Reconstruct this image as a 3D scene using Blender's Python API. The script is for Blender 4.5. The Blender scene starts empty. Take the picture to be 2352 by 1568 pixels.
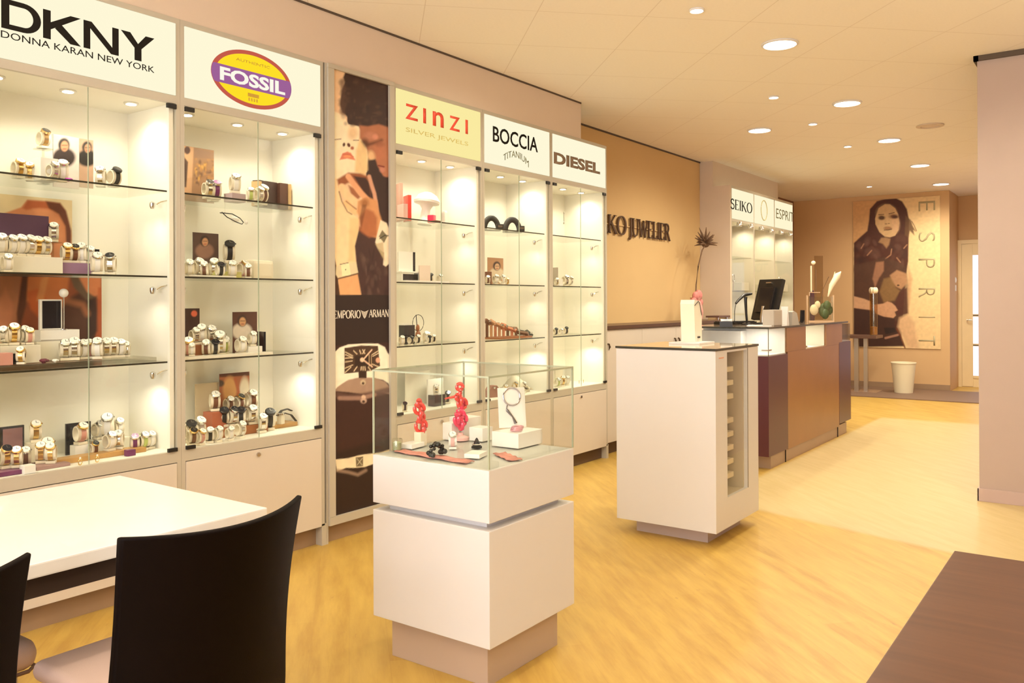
import bpy, bmesh, math, random
import numpy as np
from mathutils import Vector, Matrix
random.seed(7)
rnd = random.Random(11)
SC = bpy.context.scene
COL = SC.collection
PI = math.pi
# ------------------------------------------------------------ camera
F_PX, CX, CY = 1932.6, 1176.0, 690.62
CAM = np.array([0.0, 0.0, 1.35])
yaw, pit, rol = [math.radians(v) for v in (35.97757, .11718, -.23757)]
_f = np.array([math.cos(pit)*math.cos(yaw), math.cos(pit)*math.sin(yaw), math.sin(pit)])
_r = np.cross(_f, [0, 0, 1]); _r /= np.linalg.norm(_r); _u = np.cross(_r, _f)
RR = np.array([math.cos(rol)*_r+math.sin(rol)*_u, -math.sin(rol)*_r+math.cos(rol)*_u, _f])
cd = bpy.data.cameras.new('camera'); cam = bpy.data.objects.new('camera', cd); COL.objects.link(cam)
cd.sensor_width = 36; cd.lens = F_PX/2352*36; cd.shift_y = (CY-784)/2352; cd.clip_start = .05; cd.clip_end = 100
cam.matrix_world = Matrix(((RR[0][0], RR[1][0], -RR[2][0], 0), (RR[0][1], RR[1][1], -RR[2][1], 0), (RR[0][2], RR[1][2], -RR[2][2], 1.35), (0, 0, 0, 1)))
SC.camera = cam
# ------------------------------------------------------------ world, exposure
w = bpy.data.worlds.new('world'); SC.world = w; w.use_nodes = True
w.node_tree.nodes['Background'].inputs[0].default_value = (1, .85, .68, 1)
w.node_tree.nodes['Background'].inputs[1].default_value = .3
SC.view_settings.view_transform = 'Standard'; SC.view_settings.look = 'None'
SC.view_settings.gamma = 1; SC.view_settings.use_curve_mapping = False
SC.view_settings.exposure = 0.66
WARM = (1, .91, .70); WARM2 = (1, .94, .76); DAY = (.95, .95, 1)
def light(kind, loc, power, col, size=.1, rot=(0, 0, 0), spot=None, sy=None):
    d = bpy.data.lights.new('lamp', kind); d.energy = power; d.color = col
    if kind == 'AREA':
        d.size = size
        if sy: d.shape = 'RECTANGLE'; d.size_y = sy
        else: d.shape = 'DISK'
    else: d.shadow_soft_size = size
    if kind == 'SPOT': d.spot_size = math.radians(spot or 120); d.spot_blend = .8
    o = bpy.data.objects.new('light', d); o.location = loc; o.rotation_euler = rot; COL.objects.link(o); return o
# daylight through the shop window behind the camera (window at X = -3)
light('AREA', (-2.93, .6, 1.55), 190, DAY, 2.2, (0, -PI/2-.42, 0), sy=5.4)
# added upward area lights without fixtures, out of view, to brighten the ceiling
for x_, y_, p_ in ((4.0, -1.3, 22), (2.2, -1.0, 26), (.2, 1.0, 34)): light('AREA', (x_, y_, 2.05), p_, WARM, .35, (PI, 0, 0))
def at(px, py, ax, val):
    c = np.array([(px-CX)/F_PX, -(py-CY)/F_PX, 1.0]); d = RR.T @ c; i = 'XYZ'.index(ax)
    return Vector(CAM+(val-CAM[i])/d[i]*d)
def proj(P):
    q = (np.asarray(P)-CAM) @ RR.T
    return CX+F_PX*q[..., 0]/q[..., 2], CY-F_PX*q[..., 1]/q[..., 2]
# ------------------------------------------------------------ colours and materials
def lin(c): return tuple(((v/255)/12.92 if v/255 <= .04045 else ((v/255+.055)/1.055)**2.4) for v in c)
MATS = {}
def mat(name, rgb, rough=.5, metal=0, spec=.5, bump=0, bscale=200, var=0, vscale=6, emit=0, coat=0):
    if name in MATS: return MATS[name]
    m = bpy.data.materials.new(name); m.use_nodes = True; nt = m.node_tree; b = nt.nodes['Principled BSDF']
    b.inputs['Base Color'].default_value = (*rgb, 1); b.inputs['Roughness'].default_value = rough
    b.inputs['Metallic'].default_value = metal; b.inputs['Specular IOR Level'].default_value = spec
    b.inputs['Coat Weight'].default_value = coat
    if emit: b.inputs['Emission Color'].default_value = (*rgb, 1); b.inputs['Emission Strength'].default_value = emit
    tc = nt.nodes.new('ShaderNodeTexCoord')
    n = nt.nodes.new('ShaderNodeTexNoise'); n.inputs['Scale'].default_value = vscale; n.inputs['Detail'].default_value = 4
    nt.links.new(tc.outputs['Object'], n.inputs['Vector'])
    v = var or .04
    mx = nt.nodes.new('ShaderNodeMix'); mx.data_type = 'RGBA'
    mx.inputs[6].default_value = (*[c*(1-v) for c in rgb], 1); mx.inputs[7].default_value = (*[min(1, c*(1+v)) for c in rgb], 1)
    nt.links.new(n.outputs['Fac'], mx.inputs[0])
    nt.links.new(mx.outputs[2], b.inputs['Base Color'])
    if bump:
        n2 = nt.nodes.new('ShaderNodeTexNoise'); n2.inputs['Scale'].default_value = bscale
        nt.links.new(tc.outputs['Object'], n2.inputs['Vector'])
        bp = nt.nodes.new('ShaderNodeBump'); bp.inputs['Strength'].default_value = bump; bp.inputs['Distance'].default_value = .002
        nt.links.new(n2.outputs['Fac'], bp.inputs['Height']); nt.links.new(bp.outputs['Normal'], b.inputs['Normal'])
    MATS[name] = m; return m
def glow(name, rgb, s):
    if name in MATS: return MATS[name]
    m = bpy.data.materials.new(name); m.use_nodes = True; nt = m.node_tree; nt.nodes.clear()
    e = nt.nodes.new('ShaderNodeEmission'); e.inputs[0].default_value = (*rgb, 1); e.inputs[1].default_value = s
    o = nt.nodes.new('ShaderNodeOutputMaterial'); nt.links.new(e.outputs[0], o.inputs[0]); MATS[name] = m; return m
def thin_glass(name, tint=(.97, .98, .95), base=.03, graze=.45):
    m = bpy.data.materials.new(name); m.use_nodes = True; nt = m.node_tree; nt.nodes.clear()
    t = nt.nodes.new('ShaderNodeBsdfTransparent'); t.inputs[0].default_value = (*tint, 1)
    g = nt.nodes.new('ShaderNodeBsdfGlossy'); g.inputs['Roughness'].default_value = .02
    lw = nt.nodes.new('ShaderNodeLayerWeight'); lw.inputs[0].default_value = .5
    p = nt.nodes.new('ShaderNodeMath'); p.operation = 'POWER'; p.inputs[1].default_value = 4
    q = nt.nodes.new('ShaderNodeMath'); q.operation = 'MULTIPLY_ADD'; q.inputs[1].default_value = graze; q.inputs[2].default_value = base
    mx = nt.nodes.new('ShaderNodeMixShader'); o = nt.nodes.new('ShaderNodeOutputMaterial')
    L = nt.links.new
    L(lw.outputs['Facing'], p.inputs[0]); L(p.outputs[0], q.inputs[0]); L(q.outputs[0], mx.inputs[0])
    L(t.outputs[0], mx.inputs[1]); L(g.outputs[0], mx.inputs[2]); L(mx.outputs[0], o.inputs[0]); return m
def attr_mat(name, rough=.35, emit=0, coat=0):
    m = bpy.data.materials.new(name); m.use_nodes = True; nt = m.node_tree; b = nt.nodes['Principled BSDF']
    a = nt.nodes.new('ShaderNodeVertexColor'); a.layer_name = 'print'
    nt.links.new(a.outputs[0], b.inputs['Base Color']); b.inputs['Roughness'].default_value = rough
    b.inputs['Coat Weight'].default_value = coat
    if emit: nt.links.new(a.outputs[0], b.inputs['Emission Color']); b.inputs['Emission Strength'].default_value = emit
    MATS[name] = m; return m
def mix3(nt, fac, a, b):
    mx = nt.nodes.new('ShaderNodeMix'); mx.data_type = 'RGBA'
    for s, v in ((6, a), (7, b)):
        if isinstance(v, tuple): mx.inputs[s].default_value = (*v, 1)
        else: nt.links.new(v, mx.inputs[s])
    if isinstance(fac, (int, float)): mx.inputs[0].default_value = fac
    else: nt.links.new(fac, mx.inputs[0])
    return mx.outputs[2]
def math_n(nt, op, a, b=None, c=None):
    n = nt.nodes.new('ShaderNodeMath'); n.operation = op
    for i, v in enumerate((a, b, c)):
        if v is None: continue
        if isinstance(v, (int, float)): n.inputs[i].default_value = v
        else: nt.links.new(v, n.inputs[i])
    return n.outputs[0]
# floor: honey oak planks laid on the diagonal, a paler floor field further back
def floor_material():
    m = bpy.data.materials.new('oak_floor'); m.use_nodes = True; nt = m.node_tree; b = nt.nodes['Principled BSDF']; L = nt.links.new
    tc = nt.nodes.new('ShaderNodeTexCoord'); mp = nt.nodes.new('ShaderNodeMapping'); mp.inputs['Rotation'].default_value = (0, 0, math.radians(-47))
    L(tc.outputs['Object'], mp.inputs[0])
    bk = nt.nodes.new('ShaderNodeTexBrick'); bk.inputs['Scale'].default_value = 1
    bk.inputs['Brick Width'].default_value = 1.22; bk.inputs['Row Height'].default_value = .15; bk.inputs['Mortar Size'].default_value = .0016
    bk.inputs['Mortar Smooth'].default_value = 1
    bk.inputs['Color1'].default_value = (0, 0, 0, 1); bk.inputs['Color2'].default_value = (1, 1, 1, 1); bk.inputs['Mortar'].default_value = (.5, .5, .5, 1)
    bk.offset = .37; L(mp.outputs[0], bk.inputs['Vector'])
    st = nt.nodes.new('ShaderNodeMapping'); st.inputs['Scale'].default_value = (1.3, 8, 1); L(mp.outputs[0], st.inputs[0])
    n1 = nt.nodes.new('ShaderNodeTexNoise'); n1.inputs['Scale'].default_value = 2.1; n1.inputs['Detail'].default_value = 6; n1.inputs['Roughness'].default_value = .6
    L(st.outputs[0], n1.inputs['Vector'])
    n2 = nt.nodes.new('ShaderNodeTexNoise'); n2.inputs['Scale'].default_value = 9; n2.inputs['Detail'].default_value = 3
    st2 = nt.nodes.new('ShaderNodeMapping'); st2.inputs['Scale'].default_value = (1, 2.6, 1); L(mp.outputs[0], st2.inputs[0]); L(st2.outputs[0], n2.inputs['Vector'])
    knot = nt.nodes.new('ShaderNodeMapRange'); knot.inputs[1].default_value = .70; knot.inputs[2].default_value = .78; L(n2.outputs['Fac'], knot.inputs[0])
    g = nt.nodes.new('ShaderNodeMapRange'); g.inputs[1].default_value = .36; g.inputs[2].default_value = .66; L(n1.outputs['Fac'], g.inputs[0])
    c = mix3(nt, g.outputs[0], FL_A, FL_B)
    c2 = mix3(nt, math_n(nt, 'MULTIPLY', bk.outputs['Color'], .35), c, FL_C)
    c3 = mix3(nt, math_n(nt, 'MULTIPLY', knot.outputs[0], .55), c2, FL_K)
    c4 = mix3(nt, math_n(nt, 'MULTIPLY', bk.outputs['Fac'], .22), c3, FL_K)
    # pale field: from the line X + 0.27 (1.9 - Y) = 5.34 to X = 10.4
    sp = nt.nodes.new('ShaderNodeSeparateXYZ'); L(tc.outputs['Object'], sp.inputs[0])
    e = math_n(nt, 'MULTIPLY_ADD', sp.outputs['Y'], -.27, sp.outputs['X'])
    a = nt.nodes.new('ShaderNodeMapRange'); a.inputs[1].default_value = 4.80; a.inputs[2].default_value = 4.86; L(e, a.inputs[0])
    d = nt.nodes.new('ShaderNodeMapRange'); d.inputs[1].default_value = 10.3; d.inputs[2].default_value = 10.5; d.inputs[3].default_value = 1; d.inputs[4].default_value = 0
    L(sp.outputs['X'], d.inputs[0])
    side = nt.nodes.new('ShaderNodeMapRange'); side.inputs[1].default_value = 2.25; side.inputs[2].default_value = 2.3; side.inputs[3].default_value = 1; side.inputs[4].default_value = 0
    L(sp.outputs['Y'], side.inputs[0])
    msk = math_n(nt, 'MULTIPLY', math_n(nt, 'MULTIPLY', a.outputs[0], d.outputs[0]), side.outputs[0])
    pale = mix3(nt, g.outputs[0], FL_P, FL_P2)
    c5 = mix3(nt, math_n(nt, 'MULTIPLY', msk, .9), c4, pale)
    L(c5, b.inputs['Base Color']); b.inputs['Roughness'].default_value = .42; b.inputs['Specular IOR Level'].default_value = .35
    bp = nt.nodes.new('ShaderNodeBump'); bp.inputs['Strength'].default_value = .12; bp.inputs['Distance'].default_value = .002
    L(n1.outputs['Fac'], bp.inputs['Height']); L(bp.outputs[0], b.inputs['Normal'])
    MATS['floor'] = m; return m
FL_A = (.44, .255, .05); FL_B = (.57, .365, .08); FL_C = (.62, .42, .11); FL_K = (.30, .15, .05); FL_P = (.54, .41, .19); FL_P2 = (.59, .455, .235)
def ceiling_material():
    m = bpy.data.materials.new('ceiling_tiles'); m.use_nodes = True; nt = m.node_tree; b = nt.nodes['Principled BSDF']; L = nt.links.new
    tc = nt.nodes.new('ShaderNodeTexCoord'); mp = nt.nodes.new('ShaderNodeMapping'); mp.inputs['Rotation'].default_value = (0, 0, PI/4)
    s = .9/math.sqrt(2)
    # rotated coords: x' = (X-Y)/r2, y' = (X+Y)/r2
    mp.inputs['Location'].default_value = (-.37/math.sqrt(2)*1.0, -6.62/math.sqrt(2), 0)
    L(tc.outputs['Object'], mp.inputs[0])
    bk = nt.nodes.new('ShaderNodeTexBrick'); bk.offset = 0; bk.inputs['Scale'].default_value = 1
    bk.inputs['Brick Width'].default_value = s; bk.inputs['Row Height'].default_value = s; bk.inputs['Mortar Size'].default_value = .003; bk.inputs['Mortar Smooth'].default_value = .3
    L(mp.outputs[0], bk.inputs['Vector'])
    n = nt.nodes.new('ShaderNodeTexNoise'); n.inputs['Scale'].default_value = 60; L(tc.outputs['Object'], n.inputs['Vector'])
    base = mix3(nt, n.outputs['Fac'], (.88, .82, .73), (.93, .87, .78))
    c = mix3(nt, math_n(nt, 'MULTIPLY', bk.outputs['Fac'], .33), base, (.45, .33, .22))
    L(c, b.inputs['Base Color']); b.inputs['Roughness'].default_value = .8
    return m
W_FRAME = mat('cream_frame', (.52, .47, .38), .4, var=.02)
W_IN = mat('white_interior', (.86, .82, .72), .5, var=.015)
W_LAM = mat('white_laminate', (.74, .72, .72), .35, var=.015)
W_DOOR = mat('cream_door', (.68, .60, .51), .4, var=.02)
BULK = mat('beige_pink_paint', (.70, .57, .46), .75, var=.03, bump=.15)
BULK2 = mat('beige_light_paint', (.66, .54, .42), .75, var=.03, bump=.15)
COLM = mat('dusty_pink_paint', (.47, .36, .31), .75, var=.03, bump=.15)
TAN = mat('tan_wall_paint', (.64, .44, .21), .7, var=.05, bump=.15, vscale=2)
BACKW = mat('brown_beige_paint', (.66, .43, .22), .7, var=.05, bump=.15, vscale=2)
BROWNW = mat('dark_brown_paint', (.22, .10, .05), .7, var=.06, bump=.15)
KICK = mat('brown_kickboard', (.34, .22, .13), .5, var=.1)
KICKD = mat('dark_kickboard', (.13, .075, .045), .5, var=.1)
GLASS = thin_glass('clear_glass', (.985, .99, .975), .02, .28); GLASS_E = mat('glass_edge_green', (.42, .46, .33), .2, coat=.5)
SHELF_G = thin_glass('shelf_glass', (.975, .985, .96), .03, .35); EDGE_D = mat('dark_glass_edge', (.035, .03, .018), .2)
CHROME = mat('chrome', (.75, .73, .70), .18, 1); STEEL = mat('brushed_steel', (.55, .50, .45), .35, 1)
BLACK = mat('black_plastic', (.012, .011, .011), .35); BLACKG = mat('black_gloss', (.015, .012, .012), .12)
GREY = mat('grey_plastic', (.42, .38, .33), .5)
CHAIRB = mat('black_brown_leather', (.004, .0012, .0008), .6, spec=.10, bump=.1, bscale=400, var=.2)
SEATM = mat('beige_upholstery', (.60, .44, .38), .8, bump=.3, bscale=500, var=.05)
PURPLE = mat('aubergine_laminate', (.085, .018, .028), .3, var=.05)
BROWNL = mat('walnut_laminate', (.31, .135, .042), .28, var=.12, vscale=4)
BROWNT = mat('taupe_laminate', (.26, .15, .10), .35, var=.05)
SIGNLIT = glow('lit_sign_face', lin((254, 247, 214)), .635)
SIGNYEL = glow('lit_sign_yellow', lin((250, 234, 160)), .635)
PUCK = glow('halogen_glow', (1, .92, .75), 14)
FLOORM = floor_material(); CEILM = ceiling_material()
# ------------------------------------------------------------ mesh helpers
class MB:
    def __init__(s): s.bm = bmesh.new(); s.mi = 0
    def _q(s, n0):
        s.bm.faces.ensure_lookup_table()
        for f in s.bm.faces[n0:]: f.material_index = s.mi
    def box(s, x0, x1, y0, y1, z0, z1, M=None, bev=0, mi=None, seg=2):
        n0 = len(s.bm.faces)
        if mi is not None: s.mi = mi
        vs = [s.bm.verts.new(((M @ Vector(p)) if M else p)) for p in ((x0, y0, z0), (x1, y0, z0), (x1, y1, z0), (x0, y1, z0), (x0, y0, z1), (x1, y0, z1), (x1, y1, z1), (x0, y1, z1))]
        fs = [s.bm.faces.new([vs[i] for i in q]) for q in ((0, 3, 2, 1), (4, 5, 6, 7), (0, 1, 5, 4), (1, 2, 6, 5), (2, 3, 7, 6), (3, 0, 4, 7))]
        if bev:
            es = {e for f in fs for e in f.edges}
            bmesh.ops.bevel(s.bm, geom=list(es), offset=bev, segments=seg, profile=.5 if seg > 2 else .7, affect='EDGES')
        s._q(n0); return s
    def lathe(s, prof, M=None, n=20, mi=None, cap=True):
        n0 = len(s.bm.faces)
        if mi is not None: s.mi = mi
        rings = []
        for r, z in prof:
            rings.append([s.bm.verts.new((M or Matrix()) @ Vector((r*math.cos(2*PI*k/n), r*math.sin(2*PI*k/n), z))) for k in range(n)])
        for a, b in zip(rings, rings[1:]):
            for k in range(n):
                s.bm.faces.new([a[k], a[(k+1) % n], b[(k+1) % n], b[k]])
        if cap:
            s.bm.faces.new(rings[0][::-1]); s.bm.faces.new(rings[-1])
        s._q(n0); return s
    def tube(s, pts, r, n=8, mi=None, closed=False, flat=1.0, up=(0, 0, 1)):
        n0 = len(s.bm.faces)
        if mi is not None: s.mi = mi
        pts = [Vector(p) for p in pts]; N = len(pts); rings = []
        for i, p in enumerate(pts):
            a = pts[(i-1) % N] if (closed or i > 0) else p; b = pts[(i+1) % N] if (closed or i < N-1) else p
            t = (b-a).normalized(); u = Vector(up)
            if abs(t.dot(u)) > .95: u = Vector((1, 0, 0)) if abs(t.x) < .9 else Vector((0, 1, 0))
            x = t.cross(u).normalized(); y = x.cross(t).normalized()
            rr = r[i] if isinstance(r, (list, tuple)) else r
            rings.append([s.bm.verts.new(p+x*math.cos(2*PI*k/n)*rr+y*math.sin(2*PI*k/n)*rr*flat) for k in range(n)])
        seq = list(zip(rings, rings[1:]))+([(rings[-1], rings[0])] if closed else [])
        for a, b in seq:
            for k in range(n): s.bm.faces.new([a[k], a[(k+1) % n], b[(k+1) % n], b[k]])
        if not closed: s.bm.faces.new(rings[0][::-1]); s.bm.faces.new(rings[-1])
        s._q(n0); return s
    def prism(s, poly, d0, d1, ax='Y', M=None, mi=None):
        """poly of (u,v): 'Y' -> (u, d, v), 'X' -> (d, u, v), 'Z' -> (u, v, d)"""
        n0 = len(s.bm.faces)
        if mi is not None: s.mi = mi
        def P(u, v, d):
            p = Vector((u, d, v)) if ax == 'Y' else Vector((d, u, v)) if ax == 'X' else Vector((u, v, d))
            return M @ p if M else p
        a = [s.bm.verts.new(P(u, v, d0)) for u, v in poly]; b = [s.bm.verts.new(P(u, v, d1)) for u, v in poly]
        s.bm.faces.new(a); s.bm.faces.new(b[::-1]); n = len(a)
        for k in range(n): s.bm.faces.new([a[k], b[k], b[(k+1) % n], a[(k+1) % n]])
        s._q(n0); return s
    def ball(s, c, r, sc=(1, 1, 1), seg=14, mi=None, M=None):
        n0 = len(s.bm.faces)
        if mi is not None: s.mi = mi
        mm = Matrix.Translation(c) @ Matrix.Diagonal((r*sc[0], r*sc[1], r*sc[2], 1))
        if M: mm = M @ mm
        bmesh.ops.create_uvsphere(s.bm, u_segments=seg, v_segments=max(6, seg//2+2), radius=1, matrix=mm)
        s._q(n0); return s
    def build(s, name, mats, parent=None, smooth=False):
        bmesh.ops.recalc_face_normals(s.bm, faces=s.bm.faces[:])
        me = bpy.data.meshes.new(name); s.bm.to_mesh(me); s.bm.free()
        for m in (mats if isinstance(mats, (list, tuple)) else [mats]): me.materials.append(m)
        if smooth:
            for p in me.polygons: p.use_smooth = True
            try: me.set_sharp_from_angle(angle=math.radians(38))
            except Exception: pass
        o = bpy.data.objects.new(name, me); COL.objects.link(o)
        if parent: o.parent = parent
        return o
def tag(o, label=None, cat=None, group=None, kind=None):
    if label: o['label'] = label
    if cat: o['category'] = cat
    if group: o['group'] = group
    if kind: o['kind'] = kind
    return o
def empty(name, loc=(0, 0, 0), rz=0, label=None, cat=None, group=None):
    o = bpy.data.objects.new(name, None); COL.objects.link(o); o.location = loc; o.rotation_euler = (0, 0, rz)
    o.empty_display_size = .02
    return tag(o, label, cat, group)
def struct(name, mb, m, parent=None):
    o = mb.build(name, m, parent); o['kind'] = 'structure'; return o
def dup(root, loc, rz=0, label=None, group=None, scale=None):
    r = root.copy(); COL.objects.link(r); r.location = loc; r.rotation_euler = (0, 0, rz)
    if scale: r.scale = (scale,)*3
    if label: r['label'] = label
    if group: r['group'] = group
    for ch in list(root.children):
        c = ch.copy(); COL.objects.link(c); c.parent = r
        for g in list(ch.children):
            d = g.copy(); COL.objects.link(d); d.parent = c
    return r
# ------------------------------------------------------------ lettering
def font_mesh(txt, bold=0):
    cu = bpy.data.curves.new('t', 'FONT'); cu.body = txt; cu.offset = bold; cu.resolution_u = 3
    o = bpy.data.objects.new('t', cu); COL.objects.link(o)
    dg = bpy.context.evaluated_depsgraph_get(); me = bpy.data.meshes.new_from_object(o.evaluated_get(dg))
    bpy.data.objects.remove(o); bpy.data.curves.remove(cu); return me
def letters(name, txt, u0, u1, v0, v1, M, m, parent=None, bold=0, depth=.002, warp=None):
    """flat sans lettering filling the box u0..u1 x v0..v1, raised by depth; M maps (u, v, n) to the world"""
    me = font_mesh(txt, bold); bm = bmesh.new(); bm.from_mesh(me); bpy.data.meshes.remove(me)
    xs = [v.co.x for v in bm.verts]; ys = [v.co.y for v in bm.verts]; x0, x1, y0, y1 = min(xs), max(xs), min(ys), max(ys)
    for v in bm.verts:
        v.co = Vector((u0+(v.co.x-x0)/(x1-x0)*(u1-u0), v0+(v.co.y-y0)/(y1-y0)*(v1-v0), 0))
    r = bmesh.ops.extrude_face_region(bm, geom=bm.faces[:])
    for e in r['geom']:
        if isinstance(e, bmesh.types.BMVert): e.co.z += depth
    if warp:
        for v in bm.verts: v.co = warp(v.co)
    bm.transform(M); mb = MB(); mb.bm.free(); mb.bm = bm; return mb.build(name, m, parent)
def arc(cx, cy, rx, ry, a0, a1, n=14): return [(cx+rx*math.cos(math.radians(a0+(a1-a0)*k/n)), cy+ry*math.sin(math.radians(a0+(a1-a0)*k/n))) for k in range(n+1)]
T, H = 1.0, .38   # stem and hairline weights
GL = {  # advance width, strokes (points, weight), serif ends
 'A': (.82, [([(.06, 0), (.40, 1)], H), ([(.40, 1), (.74, 0)], T), ([(.18, .34), (.60, .34)], H)], [(.06, 0), (.74, 0)]),
 'K': (.84, [([(.14, 0), (.14, 1)], T), ([(.14, .42), (.66, 1)], H), ([(.30, .60), (.74, 0)], T)], [(.14, 0), (.14, 1), (.66, 1), (.74, 0)]),
 'O': (.92, [(arc(.46, .5, .38, .5, 0, 360, 28), 'O')], []),
 'J': (.46, [([(.30, 1), (.30, .0), (.22, -.14), (.08, -.18)], T)], [(.30, 1)]),
 'U': (.86, [([(.14, 1), (.14, .3), (.20, .08), (.40, 0)], T), ([(.40, 0), (.62, .08), (.68, .3), (.68, 1)], H)], [(.14, 1), (.68, 1)]),
 'W': (1.2, [([(.06, 1), (.32, 0)], T), ([(.32, 0), (.58, .95)], H), ([(.58, .95), (.84, 0)], T), ([(.84, 0), (1.08, 1)], H)], [(.06, 1), (1.08, 1)]),
 'E': (.70, [([(.14, 0), (.14, 1)], T), ([(.14, .97), (.58, .97)], H), ([(.14, .52), (.48, .52)], H), ([(.14, .03), (.60, .03)], H), ([(.58, 1), (.58, .82)], H), ([(.60, 0), (.60, .2)], H)], [(.14, 0), (.14, 1)]),
 'L': (.64, [([(.14, 0), (.14, 1)], T), ([(.14, .03), (.58, .03)], H), ([(.58, 0), (.58, .2)], H)], [(.14, 0), (.14, 1)]),
 'I': (.34, [([(.16, 0), (.16, 1)], T)], [(.16, 0), (.16, 1)]),
 'R': (.80, [([(.14, 0), (.14, 1)], T), ([(.14, .97)]+arc(.36, .745, .22, .225, 90, -90, 10)+[(.14, .52)], .7), ([(.38, .52), (.72, 0)], T)], [(.14, 0), (.14, 1), (.72, 0)]),
 'P': (.70, [([(.14, 0), (.14, 1)], T), ([(.14, .97)]+arc(.36, .73, .24, .24, 90, -90, 10)+[(.14, .49)], .7)], [(.14, 0), (.14, 1)]),
 'S': (.66, [([(.54, .80)]+arc(.33, .75, .20, .22, 40, 250, 12)+arc(.33, .27, .23, .25, 75, -140, 12)+[(.10, .2)], .75)], []),
 'M': (1.0, [([(.12, 0), (.14, 1)], H), ([(.14, 1), (.48, .05)], T), ([(.48, .05), (.80, 1)], H), ([(.80, 1), (.84, 0)], T)], [(.12, 0), (.84, 0)]),
 'N': (.90, [([(.12, 0), (.12, 1)], H), ([(.12, 1), (.72, 0)], T), ([(.72, 0), (.72, 1)], H)], [(.12, 0), (.72, 1)]),
 ' ': (.35, [], []),
}
def serif_text(name, txt, u0, u1, v0, v1, M, m, parent=None, wt=.13, depth=.002, serif=.10, squash=None):
    mb = MB(); tot = sum(GL[c][0] for c in txt); sx = (u1-u0)/tot; sy = v1-v0; x = 0
    for i, c in enumerate(txt):
        aw, strokes, ser = GL[c]
        big = 1.0
        for pts, wgt in strokes:
            P = [(x+px, py) for px, py in pts]; n = len(P)
            L, R = [], []
            for k in range(n):
                a = P[max(0, k-1)]; b = P[min(n-1, k+1)]
                if wgt == 'O' : a = P[(k-1) % (n-1)]; b = P[(k+1) % (n-1)]
                dx, dy = b[0]-a[0], b[1]-a[1]; l = math.hypot(dx, dy) or 1
                wk = wt/2*((.35+.65*abs(dy/l)) if wgt == 'O' else wgt)
                nx, ny = -dy/l*wk, dx/l*wk
                L.append((P[k][0]+nx, P[k][1]+ny)); R.append((P[k][0]-nx, P[k][1]-ny))
            for k in range(n-1):
                q = [L[k], L[k+1], R[k+1], R[k]]
                mb.prism([(u0+a*sx, v0+b*sy) for a, b in q], 0, depth, 'Z', M)
        for px, py in ser:
            h = .035; y = py
            mb.prism([(u0+(x+px-serif)*sx, v0+(y-h if py > .5 else y)*sy), (u0+(x+px+serif)*sx, v0+(y-h if py > .5 else y)*sy), (u0+(x+px+serif)*sx, v0+(y if py > .5 else y+h)*sy), (u0+(x+px-serif)*sx, v0+(y if py > .5 else y+h)*sy)], 0, depth, 'Z', M)
        x += aw
    return mb.build(name, m, parent)
def onY(Y): return Matrix(((1, 0, 0, 0), (0, 0, -1, Y), (0, 1, 0, 0), (0, 0, 0, 1)))       # (u,v,n)->(u, Y-n, v)
def onX(X): return Matrix(((0, 0, -1, X), (-1, 0, 0, 0), (0, 1, 0, 0), (0, 0, 0, 1)))      # (u,v,n)->(X-n, -u, v)
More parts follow.
